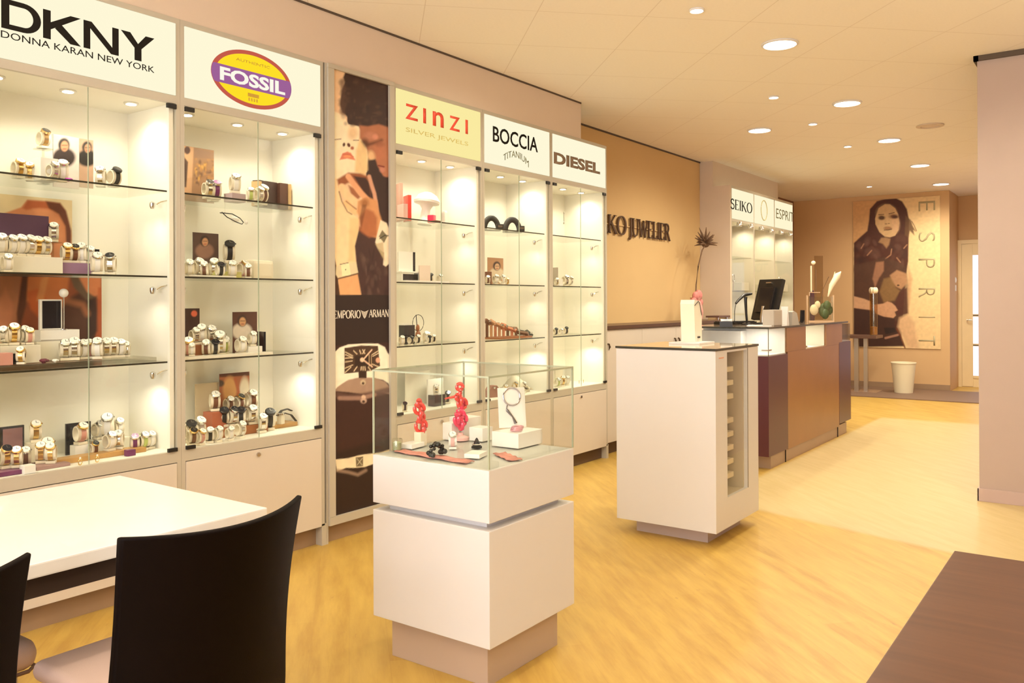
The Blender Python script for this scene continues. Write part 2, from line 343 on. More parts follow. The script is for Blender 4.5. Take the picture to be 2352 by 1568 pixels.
# ------------------------------------------------------------ printed surfaces (colours stored per vertex)
class Print:
    def __init__(s, ax, val, a0, a1, z0, z1, n, ambient=1.0):
        """print on the plane ax=val; a = the other horizontal axis"""
        s.ax, s.val = ax, val; s.nu = max(2, int(abs(a1-a0)*n)); s.nv = max(2, int((z1-z0)*n))
        s.U, s.V = np.meshgrid(np.linspace(a0, a1, s.nu+1), np.linspace(z0, z1, s.nv+1))
        P = np.stack([s.U, np.full_like(s.U, val), s.V], -1) if ax == 'Y' else np.stack([np.full_like(s.U, val), s.U, s.V], -1)
        s.P = P; s.x, s.y = proj(P); s.c = np.zeros(s.U.shape+(3,)); s.rs = np.random.RandomState(5)
    def bg(s, c): s.c[:] = lin(c); return s
    def _b(s, m, c, o=1):
        m = (np.clip(m, 0, 1)*o)[..., None]; s.c = s.c*(1-m)+np.array(lin(c))*m; return s
    def ell(s, cx, cy, rx, ry, c, soft=.15, o=1, rot=0):
        a = math.radians(rot); dx = s.x-cx; dy = s.y-cy; X = dx*math.cos(a)+dy*math.sin(a); Y = -dx*math.sin(a)+dy*math.cos(a)
        d = np.sqrt((X/rx)**2+(Y/ry)**2); return s._b((1-d)/soft+.5, c, o)
    def poly(s, pts, c, soft=1.2, o=1):
        x, y = s.x, s.y; ins = np.zeros(x.shape, bool); dist = np.full(x.shape, 1e9); n = len(pts)
        for k in range(n):
            (ax, ay), (bx, by) = pts[k], pts[(k+1) % n]
            if ay != by:
                ins ^= ((ay > y) != (by > y)) & (x < (bx-ax)*(y-ay)/(by-ay)+ax)
            dx, dy = bx-ax, by-ay; t = np.clip(((x-ax)*dx+(y-ay)*dy)/(dx*dx+dy*dy+1e-9), 0, 1)
            dist = np.minimum(dist, np.hypot(x-ax-t*dx, y-ay-t*dy))
        return s._b(.5+np.where(ins, dist, -dist)/soft, c, o)
    def line(s, pts, w, c, soft=1.0, o=1):
        dist = np.full(s.x.shape, 1e9)
        for (ax, ay), (bx, by) in zip(pts, pts[1:]):
            dx, dy = bx-ax, by-ay; t = np.clip(((s.x-ax)*dx+(s.y-ay)*dy)/(dx*dx+dy*dy+1e-9), 0, 1)
            dist = np.minimum(dist, np.hypot(s.x-ax-t*dx, s.y-ay-t*dy))
        return s._b(.5+(w/2-dist)/soft, c, o)
    def noise(s, amt, cell=6):
        h, w_ = s.c.shape[:2]; g = s.rs.rand(h//cell+2, w_//cell+2); yi = np.arange(h)/cell; xi = np.arange(w_)/cell
        y0 = yi.astype(int); x0 = xi.astype(int); fy = (yi-y0)[:, None]; fx = (xi-x0)[None]
        v = (g[y0][:, x0]*(1-fy)+g[y0+1][:, x0]*fy)*(1-fx)+(g[y0][:, x0+1]*(1-fy)+g[y0+1][:, x0+1]*fy)*fx
        s.c *= (1+(v-.5)[..., None]*amt); return s
    def build(s, name, m, parent=None, gain=1.0, thick=.003):
        nv, nu = s.U.shape; verts = s.P.reshape(-1, 3).tolist(); faces = []
        for j in range(nv-1):
            for i in range(nu-1):
                k = j*nu+i; faces.append((k, k+1, k+nu+1, k+nu))
        # back sheet gives the print its thickness
        off = len(verts); d = np.array([0, thick, 0]) if s.ax == 'Y' else np.array([thick, 0, 0])
        cs = [0, nu-1, nv*nu-1, (nv-1)*nu]; verts += [(np.array(verts[k])+d).tolist() for k in cs]
        faces.append((off+3, off+2, off+1, off)); 
        rim = [[j for j in range(nu)], [k*nu+nu-1 for k in range(nv)], [(nv-1)*nu+j for j in range(nu-1, -1, -1)], [k*nu for k in range(nv-1, -1, -1)]]
        for q, r in enumerate(rim): faces.append(tuple(r[::-1])+(off+q, off+(q+1) % 4))
        me = bpy.data.meshes.new(name); me.from_pydata(verts, [], faces)
        a = me.color_attributes.new('print', 'FLOAT_COLOR', 'POINT')
        c = np.clip(s.c*gain, 0, .93).reshape(-1, 3); c = np.vstack([c, np.full((4, 3), .6)]); c = np.hstack([c, np.ones((len(c), 1))])
        a.data.foreach_set('color', c.astype(np.float32).ravel()); me.materials.append(m)
        o = bpy.data.objects.new(name, me); COL.objects.link(o)
        if parent: o.parent = parent
        return o
PRINTM = attr_mat('printed_paper', .55)
# ============================================================ THE SETTING
WF = 3.615                                   # plane of the cabinet fronts
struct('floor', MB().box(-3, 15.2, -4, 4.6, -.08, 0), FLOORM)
struct('ceiling', MB().box(-3, 15.2, -4, 4.6, 3.0, 3.1), CEILM)
struct('wall_left', MB().box(-3, 6.40, 4.06, 4.2, 0, 3), W_DOOR)
struct('wall_jeweller', MB().box(6.40, 9.35, 4.04, 4.2, 0, 3), TAN)
struct('wall_right', MB().box(-3, 6.45, -4.1, -4, 0, 3), mat('umber_paint', (.20, .13, .09), .8))
struct('wall_column', MB().box(6.45, 15.2, -4, .79, 0, 3, bev=.004), COLM)
struct('wall_far_left', MB().box(11.66, 14.05, 4.40, 4.55, 0, 3), BROWNW)
struct('wall_behind_far_cabinets', MB().box(9.35, 11.66, 4.10, 4.3, 0, 3), BROWNW)
struct('wall_recess', MB().box(11.64, 11.70, 4.08, 4.42, 0, 3), BROWNW)
struct('wall_back', MB().box(14.0, 14.6, 2.09, 4.55, 0, 3, bev=.003), BACKW)
struct('wall_door', MB().box(14.92, 15.1, .79, 2.12, 0, 3), BACKW)
struct('wall_side_recess', MB().box(14.58, 14.95, 2.10, 2.3, 0, 3), BACKW)
# shop-window wall behind the camera
sw = MB()
sw.box(-3.15, -3, -4, -2.2, 0, 3).box(-3.15, -3, 3.4, 4.2, 0, 3).box(-3.15, -3, -2.2, 3.4, 0, .3).box(-3.15, -3, -2.2, 3.4, 2.8, 3)
struct('wall_front', sw, BULK2)
wn = struct('window_1', MB().box(-3.10, -3.07, -2.2, 3.4, .3, 2.8), glow('daylight_pane', (1, .95, .92), 1.2))
struct('window_frame', MB().box(-3.06, -3.0, -2.2, -2.12, .3, 2.8).box(-3.06, -3.0, 3.32, 3.4, .3, 2.8).box(-3.06, -3.0, .55, .63, .3, 2.8), W_FRAME, wn)
# bulkheads
struct('wall_bulkhead', MB().box(-3, 5.965, WF+.004, 4.07, 2.70, 3.0), BULK)
struct('wall_bulkhead_far', MB().box(9.36, 11.66, 3.88, 4.12, 2.70, 3.0), BULK2)
struct('wall_pilaster', MB().box(9.352, 9.39, 3.67, 4.10, 0, 2.70), BULK2)
struct('trim_1', MB().box(-3, 5.965, WF-.002, WF+.006, 2.988, 3.0), mat('shadow_gap', (.10, .07, .05), .8))
struct('trim_2', MB().box(6.40, 9.35, 4.030, 4.042, 2.985, 3.0), MATS['shadow_gap'])
struct('trim_3', MB().box(6.43, 6.455, -4, .81, 2.965, 3.0).box(6.43, 15, .78, .81, 2.965, 3.0), MATS['shadow_gap'])
struct('baseboard_column', MB().box(6.435, 6.45, -4, .80, 0, .085, bev=.002).box(6.435, 15, .79, .80, 0, .085, bev=.002), mat('grey_pink_skirting', (.52, .38, .34), .5))
struct('baseboard_back', MB().box(13.985, 14.0, 2.09, 4.40, 0, .09), KICK)
struct('baseboard_far_left', MB().box(11.7, 14.0, 4.385, 4.40, 0, .09), KICKD)
# dark entrance mat / floor field at the back
tag(MB().box(12.5, 13.98, .82, 4.38, 0, .012).build('dark_floor_mat', mat('dark_mat', (.20, .12, .08), .55, bump=.4, bscale=600)), 'dark brown floor covering strip along the back wall under the white bin', 'mat')
# door at the back
dr = MB().box(14.86, 14.93, 1.1, 2.10, 0, 2.29).build('door_1', mat('yellow_cream_paint', (.82, .66, .40), .45)); dr['kind'] = 'structure'
struct('door_frame', MB().box(14.84, 14.90, 2.05, 2.10, 0, 2.30).box(14.84, 14.90, 1.1, 2.049, 2.24, 2.30), MATS['yellow_cream_paint'], dr)
fr = MB()
for z0, z1 in ((.14, .18), (.64, .68), (1.10, 1.14), (2.06, 2.24)): fr.box(14.848, 14.872, 1.1, 1.894, z0, z1)
fr.box(14.848, 14.872, 1.895, 2.045, .01, 2.235)
struct('door_rails', fr, MATS['yellow_cream_paint'], dr)
struct('door_panes', MB().box(14.853, 14.858, 1.1, 1.895, .18, .64).box(14.853, 14.858, 1.1, 1.895, .68, 1.10).box(14.853, 14.858, 1.1, 1.895, 1.14, 2.06), glow('daylit_pane', (.74, .70, .82), .95), dr)
struct('door_lead', MB().box(14.844, 14.8475, 1.1, 1.893, .650, .662).box(14.844, 14.8475, 1.1, 1.893, 1.115, 1.127), BLACK, dr)
struct('door_handle', MB().tube([(14.84, 1.97, 1.05), (14.79, 1.97, 1.05), (14.79, 1.90, 1.05)], .009), STEEL, dr)
sw_ = empty('light_switch', (14.57, 2.095, 1.62), 0, 'cream double light switch plate beside the door at the back', 'switch')
MB().box(-.06, .02, -.012, 0, .01, .09, bev=.002).box(-.06, .02, -.012, 0, -.12, -.03, bev=.002).build('switch_plate', W_LAM, sw_)
MB().box(-.04, 0, -.018, -.01, .03, .07).build('rocker', W_LAM, sw_)
# ============================================================ CEILING LIGHTS
def downlight(x, y, r, p, name, label, on=True, tilt=0):
    o = empty(name, (x, y, 3.0), 0, label, 'ceiling light', 'round downlights' if r > .05 else 'small ceiling spots')
    MB().lathe([(r*1.16, -.001), (r*1.16, -.008), (r*1.02, -.012), (r, -.004), (r, -.001)], n=28).build('trim_ring', W_LAM, o, True)
    MB().lathe([(r*.98, -.002), (r*.98, -.0045), (r*.2, -.007)], n=24).build('lamp_lens', glow('downlight_glow', (1, .93, .78), 9) if on else GREY, o, True)
    if on: light('SPOT', (x, y, 2.965), p, WARM, r*.7, spot=165)
ORD = ['nearest', 'second', 'third', 'fourth', 'fifth', 'farthest']
PB = 62
downlight(5.37, 1.77, .10, PB, 'round_downlight', 'large bright round downlight nearest the viewer, above the white plinth')
downlight(7.31, 1.85, .10, PB, 'round_downlight', 'second large bright round downlight from the viewer, left of the column top')
downlight(7.95, 2.82, .10, PB*.8, 'round_downlight', 'dim round downlight nearest the wall lettering, its lamp half hidden')
downlight(9.25, 1.93, .10, PB, 'round_downlight', 'third large round downlight in the line running to the back door')
downlight(11.2, 1.99, .10, PB, 'round_downlight', 'fourth large round downlight in the line running to the back door')
downlight(13.17, 2.07, .10, PB, 'round_downlight', 'last large round downlight right before the back wall')
PS = 24
downlight(4.46, 1.94, .036, PS, 'ceiling_spot', 'small ceiling spot nearest the viewer, at the top edge of the photo')
downlight(6.73, 2.27, .036, PS, 'ceiling_spot', 'small ceiling spot left of the second large downlight')
downlight(7.96, 2.32, .036, PS, 'ceiling_spot', 'small ceiling spot right of the dim downlight near the lettering wall')
downlight(9.34, 2.36, .036, PS, 'ceiling_spot', 'small ceiling spot left of the third large downlight')
downlight(12.8, 2.94, .036, PS, 'ceiling_spot', 'small ceiling spot farthest back, above the tall fashion poster')
vt = empty('ceiling_vent', (8.72, 1.46, 3.0), 0, 'unlit round vent ring in the ceiling right of the bright downlights', 'vent')
MB().lathe([(.12, -.001), (.12, -.01), (.085, -.014), (.08, -.003)], n=28).build('vent_ring', BULK2, vt, True)
MB().lathe([(.078, -.002), (.07, -.008), (.02, -.012)], n=24).build('vent_core', BULK, vt, True)
for x, y, p in ((3.3, 1.5, 26), (1.4, 1.5, 22), (-.6, 1.5, 22), (.9, -1.2, 8), (2.3, 2.7, 8), (4.4, 2.9, 14), (10.3, 3.0, 30), (11.5, 1.3, 40), (5.4, .2, 30), (12.4, 1.5, 70)):
    light('SPOT', (x, y, 2.965), p, WARM, .07, spot=165)      # added ceiling spots without fixtures, to fill in the room light
# ============================================================ LOUNGE TABLE AND CHAIRS
tb = empty('consultation_table', (1.0, 2.45, 0), 0, 'white-topped low sales table with dark apron beside the display cabinets', 'table')
MB().box(-1.15, .58, -.41, .40, .716, .75, bev=.004).build('tabletop', mat('white_gloss_top', (.90, .88, .86), .28, coat=.3), tb)
MB().box(-1.08, .57, -.36, .34, .655, .716).build('apron', mat('dark_apron', (.06, .04, .03), .4), tb)
for sx in (-1.04, .525):
    for sy in (-.31, .27): MB().box(sx, sx+.045, sy, sy+.045, 0, .66, bev=.003).build('leg', MATS['dark_apron'], tb)
def chair(x0, y0, label):
    """shell-back leather chair; origin at floor under the middle of the back, facing +Y"""
    c = empty('leather_chair', (x0, y0, 0), 0, label, 'chair', 'leather chairs at the sales table')
    b = MB(); nu, nz = 22, 26; g = []
    for j in range(nz+1):
        t = j/nz; z = .26+(.845-.26)*t; row = []
        # width profile: widest at the top corners, slight waist lower down
        hw = .248-.010*math.sin(PI*min(1, (1-t)*1.2))
        for i in range(nu+1):
            u = -1+2*i/nu; bow = .085*(1-u*u)
            lean = -.045*t*t+.03*(1-t)
            zz = z+(.0 if t < 1 else 0)-(.012*(1-u*u))*t
            row.append(Vector((u*hw, -bow+lean+.045, zz)))
        g.append(row)
    th = .022
    fr_ = [[b.bm.verts.new(p) for p in r] for r in g]; bk = [[b.bm.verts.new(p+Vector((0, th, 0))) for p in r] for r in g]
    for j in range(nz):
        for i in range(nu):
            b.bm.faces.new([fr_[j][i], fr_[j][i+1], fr_[j+1][i+1], fr_[j+1][i]]); b.bm.faces.new([bk[j][i], bk[j+1][i], bk[j+1][i+1], bk[j][i+1]])
    for i in range(nu):
        for j, s in ((0, 1), (nz, -1)): b.bm.faces.new([fr_[j][i], bk[j][i], bk[j][i+1], fr_[j][i+1]][::s])
    for j in range(nz):
        for i in (0, nu): b.bm.faces.new([fr_[j][i], fr_[j+1][i], bk[j+1][i], bk[j][i]])
    o = b.build('backrest', CHAIRB, c, True)
    bv = o.modifiers.new('b', 'BEVEL'); bv.width = .006; bv.segments = 3; bv.limit_method = 'ANGLE'; bv.angle_limit = math.radians(50)
    s = MB().box(-.235, .19, .04, .45, .415, .465, bev=.022, seg=4).build('seat', SEATM, c, True)
    for sx in (-.17, .15):
        for sy in (.12, .38): MB().tube([(sx, sy, 0), (sx, sy, .42)], .012, 10).build('leg', STEEL, c, True)
    return c
chair(1.222, 1.752, 'black-brown leather chair with curved back, right one at the white table')
chair(.565, 1.800, 'black-brown leather chair cut off by the left edge of the photo')
st = empty('upholstered_stool', (.80, 2.435, 0), 0, 'rounded beige upholstered seat tucked under the white table', 'stool')
sm = MB(); sm.box(-.26, .25, -.16, .18, .405, .485, bev=.036, seg=6)
o = sm.build('seat_cushion', SEATM, st, True)
MB().tube([(x, y, .408) for x, y in ((-.24, -.155), (.22, -.155), (.245, -.13), (.245, .15), (.22, .175), (-.24, .175))], .005, 6).build('piping', mat('brown_piping', (.2, .11, .07), .6), st, True)
for sx in (-.2, .2):
    for sy in (-.11, .13): MB().tube([(sx, sy, 0), (sx, sy, .41)], .012, 10).build('leg', STEEL, st, True)
dk = empty('dark_wood_table', (1.2, -.2, 0), 0, 'dark brown wood table corner at the bottom right of the photo', 'table')
def wood(name, a, b, sc):
    m = bpy.data.materials.new(name); m.use_nodes = True; nt = m.node_tree; bs = nt.nodes['Principled BSDF']
    tc = nt.nodes.new('ShaderNodeTexCoord'); mp = nt.nodes.new('ShaderNodeMapping'); mp.inputs['Scale'].default_value = sc
    n = nt.nodes.new('ShaderNodeTexNoise'); n.inputs['Scale'].default_value = 3; n.inputs['Detail'].default_value = 7
    nt.links.new(tc.outputs['Object'], mp.inputs[0]); nt.links.new(mp.outputs[0], n.inputs['Vector'])
    nt.links.new(mix3(nt, n.outputs['Fac'], a, b), bs.inputs['Base Color']); bs.inputs['Roughness'].default_value = .42; bs.inputs['Specular IOR Level'].default_value = .28; return m
DKW = wood('wenge_veneer', (.055, .017, .006), (.145, .055, .024), (14, .8, 14))
MB().box(-1.1, 1.06, -.75, .53, .71, .75, bev=.002).build('tabletop', DKW, dk)
for sx in (-1.0, .93):
    for sy in (-.68, .40): MB().box(sx, sx+.07, sy, sy+.07, 0, .71).build('leg', DKW, dk)
# ============================================================ WALL OF DISPLAY CABINETS
SH = (1.885, 1.482, 1.080); BOT = .655; IB = 4.03
def cabinet(a, b, label, lit, near_spots=True, end_post=False, name='display_cabinet'):
    c = empty(name, (a, WF, 0), 0, label, 'display cabinet', 'lit display cabinets along the left wall')
    W = b-a; D = IB-WF+.012; t = .021
    f = MB()   # carcass: sides, rails, back, interior floor and top in local coordinates
    f.box(0, t, 0, D, .11, 2.70).box(W-t, W, 0, D, .11, 2.70)
    f.box(t, W-t, 0, .018, 2.675, 2.70).box(t, W-t, 0, .022, 2.295, 2.332).box(t, W-t, 0, .022, .602, BOT)
    f.build('carcass', W_FRAME, c)
    g = MB().box(t, W-t, .02, D, .63, BOT).box(t, W-t, .025, D, 2.30, 2.325).box(t, W-t, D-.012, D+.002, BOT, 2.30)
    g.box(t-.001, t+.004, .03, D, BOT, 2.30).box(W-t-.004, W-t+.001, .03, D, BOT, 2.30)
    g.build('interior_lining', W_IN, c)
    MB().box(t+.002, W-t-.002, -.002, .016, .108, .598, bev=.0015).build('base_door', W_DOOR, c)
    lk = MB().lathe([(.011, 0), (.011, .008), (.004, .009)], Matrix.Translation((W/2-.005, -.002, .573)) @ Matrix.Rotation(PI/2, 4, 'X'), 14).build('lock', STEEL, c, True)
    MB().box(t if not end_post else 0, W-t, .05, .07, 0, .112).build('kickboard', KICKD if a > 5 else KICK, c)
    if end_post: MB().box(W-t, W+.012, 0, D, 0, .12).build('foot_panel', W_FRAME, c)
    MB().box(t+.003, W-t-.003, -.003, .004, 2.334, 2.673).build('sign_panel', lit, c)
    # frameless double glass doors
    for k in (0, 1):
        x0 = t+.004 if k == 0 else W/2+.0015; x1 = W/2-.0015 if k == 0 else W-t-.004
        gd = MB(); gd.box(x0, x1, -.004, .001, .66, 2.288, mi=0); 
        for fc in gd.bm.faces:
            if abs(fc.calc_center_median().x-(W/2)) < .004: fc.material_index = 1
        d = gd.build('glass_door', [GLASS, GLASS_E], c)
        hx = x0+.022 if k == 0 else x1-.022
        MB().box(hx-.024, hx+.024, -.010, .004, 2.268, 2.290, bev=.003).build('hinge', BLACK, d); MB().box(hx-.024, hx+.024, -.010, .004, .656, .674, bev=.003).build('hinge', BLACK, d)
    for z in SH:
        s = MB(); s.box(t+.006, W-t-.03, .03, D-.014, z-.008, z, mi=0); s.bm.normal_update()
        for fc in s.bm.faces:
            if abs(fc.normal.y) > .5 and fc.calc_center_median().y < .1: fc.material_index = 1
        s.build('glass_shelf', [SHELF_G, EDGE_D], c)
    # vertical light profile beside the right door edge
    MB().box(W-t-.030, W-t-.008, .012, .03, BOT, 2.285, bev=.002).build('upright_profile', W_IN, c)
    n = 3 if W > .8 else 2
    for k in range(n):
        x = W*(k+.5)/n; M_ = Matrix.Translation((x, .17, 2.30))
        p = MB().lathe([(.034, 0), (.034, -.006), (.024, -.008)], M_, 18).build('downlight_ring', CHROME, c, True)
        MB().lathe([(.024, -.0075), (.022, -.0095), (.01, -.0105)], M_, 16).build('lamp_lens', PUCK, p, True)
        light('SPOT', (a+x, WF+.17, 2.283), 4.0, WARM2, .02, spot=150)
    for z in SH:
        zz = z-.062
        for side in ((0, 1) if near_spots else (1,)):
            x = t+.004 if side == 0 else W-t-.004; dx = .05 if side == 0 else -.05
            s = MB().tube([(x, .07, zz+.02), (x+dx*.5, .085, zz+.012), (x+dx*.8, .095, zz)], .0035, 8)
            s.lathe([(.008, 0), (.013, .012), (.013, .028), (.005, .034)], Matrix.Translation((x+dx*1.1, .105, zz-.022)), 14)
            s.build('swivel_spot', CHROME, c, True)
            light('SPOT', (a+x+dx*2.3, WF+.13, zz-.028), .62 if z > 1.2 else 1.6, WARM2, .012, spot=160)
    return c
C1 = cabinet(1.425, 2.306, 'lit glass cabinet under the large black fashion lettering, leftmost', SIGNLIT, True)
C2 = cabinet(2.307, 3.190, 'lit glass cabinet under the yellow and red oval emblem', SIGNLIT, True, True)
C3 = cabinet(3.750, 4.634, 'lit glass cabinet under the pale yellow sign with red letters', SIGNYEL, True)
C4 = cabinet(4.636, 5.505, 'lit glass cabinet under the sign with black letters over an arched small line', SIGNLIT, True)
C5 = cabinet(5.506, 6.382, 'lit glass cabinet at the far end of the row, narrow grey lettering', SIGNLIT, True, True)
def S(c, u0, u1, v0, v1, name, txt, m, bold=0, warp=None):     # lettering on a sign, world u/v, made child of the cabinet sign
    sp = [k for k in c.children if k.name.startswith('sign_panel')][0]
    M_ = Matrix.Translation(-Vector(c.location)) @ onY(WF-.0035)
    return letters(name, txt, u0, u1, v0, v1, M_, m, sp, bold, .0015, warp)
def sx(px, py=None, Y=WF): return at(px, py or 300, 'Y', Y).x
def sz(px, py, Y=WF): return at(px, py, 'Y', Y).z
INK = mat('sign_black', (.018, .015, .012), .8, spec=.1); INKG = mat('sign_olive', (.20, .20, .10), .5); REDI = mat('sign_red', (.85, .09, .05), .4)
GOLDI = mat('sign_pale_gold', (.62, .56, .22), .5); DGR = mat('sign_brown_grey', (.26, .18, .12), .5)
# heavy wide letters built stroke by stroke
def signpar(c): 
    return [k for k in c.children if k.name.startswith('sign_panel')][0], Matrix.Translation(-Vector(c.location)) @ onY(WF-.0035)
def U(px, py): v = at(px, py, 'Y', WF); return (v.x, v.z)
sp1, M1 = signpar(C1)
mb = MB()
zt, zb = sz(200, 58), sz(200, 118); 
zb1 = U(20, 62)[1]; 
QN = [0]
def quad(pts): QN[0] += 1; mb.prism(pts, -.00002*QN[0], .0012+.00005*QN[0], 'Z', M1)
T0 = (sz(98, 20.6)+sz(191, 46))/2; B0 = (sz(98, 87)+sz(191, 109))/2
u = lambda px: sx(px, 80)
a0, a1 = u(2), u(93)     # D
quad([(a0, B0), (a0+.030, B0), (a0+.030, T0), (a0, T0)])
oD = arc(a0+.085, (T0+B0)/2, a1-a0-.085, (T0-B0)/2, 90, -90, 16); iD = arc(a0+.085, (T0+B0)/2, a1-a0-.085-.030, (T0-B0)/2-.020, 90, -90, 16)
for k in range(16): quad([oD[k], oD[k+1], iD[k+1], iD[k]])
quad([(a0+.03, T0-.020), (a0+.085, T0-.020), (a0+.085, T0), (a0+.03, T0)]); quad([(a0+.03, B0), (a0+.085, B0), (a0+.085, B0+.020), (a0+.03, B0+.020)])
a0, a1 = u(98), u(184)   # K
quad([(a0, B0), (a0+.030, B0), (a0+.030, T0), (a0, T0)])
quad([(a0+.030, (T0+B0)/2-.018), (a0+.030, (T0+B0)/2+.012), (a1-.043, T0), (a1, T0)]); quad([(a0+.072, (T0+B0)/2+.014), (a0+.048, (T0+B0)/2-.008), (a1-.043, B0), (a1, B0)])
a0, a1 = u(191), u(271)  # N
quad([(a0, B0), (a0+.028, B0), (a0+.028, T0), (a0, T0)]); quad([(a1-.028, B0), (a1, B0), (a1, T0), (a1-.028, T0)]); quad([(a0, T0), (a0+.034, T0), (a1, B0), (a1-.034, B0)])
a0, a1 = u(277), u(353)  # Y
mid = (a0+a1)/2
quad([(mid-.016, B0), (mid+.016, B0), (mid+.016, B0+.06), (mid-.016, B0+.06)]); quad([(a0, T0), (a0+.042, T0), (mid+.016, B0+.055), (mid-.016, B0+.055)]); quad([(a1-.042, T0), (a1, T0), (mid+.016, B0+.055), (mid-.016, B0+.055)])
mb.build('lettering', INK, sp1)
S(C1, u(1), u(353), sz(353, 168), sz(353, 154), 'lettering', 'DONNA KARAN NEW YORK', INK, -.002)
# oval emblem
sp2, M2 = signpar(C2)
ecx, ecz = U(580, 184); erx = (U(672, 190)[0]-U(488, 180)[0])/2; erz = .145
MO = M2
def oval(rx, rz, n0, n1, m, name, clip=None):
    q = MB(); pts = arc(ecx, ecz, rx, rz, 0, 360, 60)[:-1]
    if clip:
        pts = [(x, min(max(z, ecz+clip[0]), ecz+clip[1])) for x, z in pts]
        P2 = []
        for p in pts:
            if not P2 or (abs(p[0]-P2[-1][0])+abs(p[1]-P2[-1][1])) > 1e-5: P2.append(p)
        pts = P2
    q.prism(pts, n0, n1, 'Z', MO); return q.build(name, m, sp2)
oval(erx, erz, 0, .0012, glow('emblem_red', lin((196, 92, 74)), .64), 'emblem_rim')
oval(erx*.90, erz*.86, .0012, .0018, glow('emblem_yellow', lin((253, 222, 40)), .64), 'emblem_field')
oval(erx*.995, erz*.99, .0018, .0024, glow('emblem_violet', lin((158, 98, 150)), .64), 'emblem_band', (-.052, .040))
M2b = Matrix.Translation(-Vector(C2.location)) @ onY(WF-.006)
letters('emblem_lettering', 'FOSSIL', ecx-erx*.80, ecx+erx*.82, ecz-.040, ecz+.028, M2b, glow('emblem_white', (1, .97, .82), .62), sp2, .035, .0012)
letters('emblem_small_lettering', 'AUTHENTIC', ecx-erx*.42, ecx+erx*.42, ecz+.078, ecz+.092, M2b, mat('emblem_ochre', (.60, .38, .05), .5), sp2, 0, .0012)
q = MB()
for k in range(4): q.box(ecx-.030+k*.016, ecx-.022+k*.016, WF-.0075, WF-.0062, ecz-.112, ecz-.096, M=Matrix.Translation(-Vector(C2.location)))
q.box(ecx-.034, ecx+.034, WF-.0075, WF-.0062, ecz-.090, ecz-.072, M=Matrix.Translation(-Vector(C2.location)))
q.build('emblem_mark', MATS['emblem_ochre'], sp2)
# ZINZI
def X3(p): return sx(p, 290)
zz0, zz1 = sz(945, 276), sz(945, 241)
q3 = [(930, 959, 'z'), (971, 977.5, 'i'), (993, 1018, 'n'), (1031.5, 1055, 'z'), (1068, 1073.5, 'i')]
for p0, p1, ch in q3:
    S(C3, X3(p0), X3(p1), zz0, zz1, 'lettering', {'z': 'Z', 'i': 'I', 'n': 'n'}[ch], REDI, .015)
S(C3, X3(931), X3(1074), sz(931, 305), sz(931, 292), 'lettering', 'SILVER JEWELS', GOLDI)
# BOCCIA
bz0, bz1 = sz(1132, 325), sz(1132, 289)
S(C4, sx(1131), sx(1234), bz0, bz1, 'lettering', 'BOCCIA', INK, .012)
cxb = sx(1184)
def archw(c, cx=cxb):
    t = (c.x-cx)/.13; return Vector((c.x, c.y-.028*t*t*1.2, c.z))
S(C4, sx(1155), sx(1213), sz(1184, 362), sz(1184, 347), 'lettering', 'TITANIUM', INKG, -.004, archw)
S(C5, sx(1270.7), sx(1376.8), sz(1273, 375.8), sz(1273, 348.6), 'lettering', 'DIESEL', DGR, .045)
# ------------------------------------------------------------ tall lit poster frame
pf = empty('poster_lightbox', (3.19, WF, 0), 0, 'tall narrow framed watch advertisement with an embracing couple', 'poster')
L_ = Matrix.Translation((-3.19, -WF, 0))
f = MB(); x0, x1 = 3.192, 3.748
f.box(x0+.011, 3.200+.016, WF, WF+.40, 0, 2.70, M=L_).box(3.217, 3.262, WF-.012, WF+.05, .147, 2.675, M=L_).box(3.708, x1, WF-.012, WF+.05, .147, 2.675, M=L_)
f.box(3.217, x1, WF-.013, WF+.05, 2.676, 2.70, M=L_).box(3.217, x1, WF-.013, WF+.05, .10, .146, M=L_)
f.box(3.728, x1-.002, WF+.051, WF+.40, .0, 2.699, M=L_)
f.build('poster_frame', W_FRAME, pf)
MB().box(3.21, 3.74, WF+.03, WF+.05, 0, .10, M=L_).build('kickboard', KICK, pf)
MB().box(3.26, 3.712, WF+.012, WF+.05, .14, 2.68, M=L_).build('backing_board', BLACK, pf)
p = Print('Y', WF+.004, 3.258, 3.712, .142, 2.680, 210)
p.bg((60, 28, 22))
p.poly([(760, 150), (830, 150), (800, 200), (795, 340), (840, 340), (845, 690), (755, 690)], (238, 200, 160), 3)
p.poly([(755, 250), (790, 265), (800, 285), (825, 290), (842, 330), (845, 360), (842, 395), (820, 400), (800, 400), (778, 412), (770, 450), (755, 480)], (253, 232, 196), 3)
# lower: woman neck / forearm
p.poly([(755, 400), (776, 412), (778, 440), (790, 470), (810, 490), (826, 505), (824, 535), (816, 560), (815, 590), (818, 610), (772, 612), (768, 590), (763, 560), (755, 552)], (250, 216, 168), 3)
p.poly([(803, 500), (826, 500), (822, 545), (815, 565), (815, 600), (800, 600)], (232, 192, 130), 6, .6)
p.poly([(763, 563), (772, 608), (775, 632), (782, 678), (755, 680), (755, 560)], (70, 40, 22), 2)
p.poly([(776, 612), (820, 605), (826, 640), (830, 677), (781, 678), (777, 640)], (228, 170, 118), 3)
# dark clothing on the right
p.poly([(826, 520), (860, 545), (868, 565), (878, 590), (895, 620), (900, 678), (830, 678), (820, 620), (815, 565)], (66, 38, 34), 3)
for q_ in range(40):
    p.ell(rnd.uniform(832, 892), rnd.uniform(575, 675), rnd.uniform(2, 5), rnd.uniform(6, 16), rnd.choice([(98, 72, 60), (45, 22, 20), (110, 84, 72), (60, 34, 30)]), .9, .45, rnd.uniform(-20, 20))
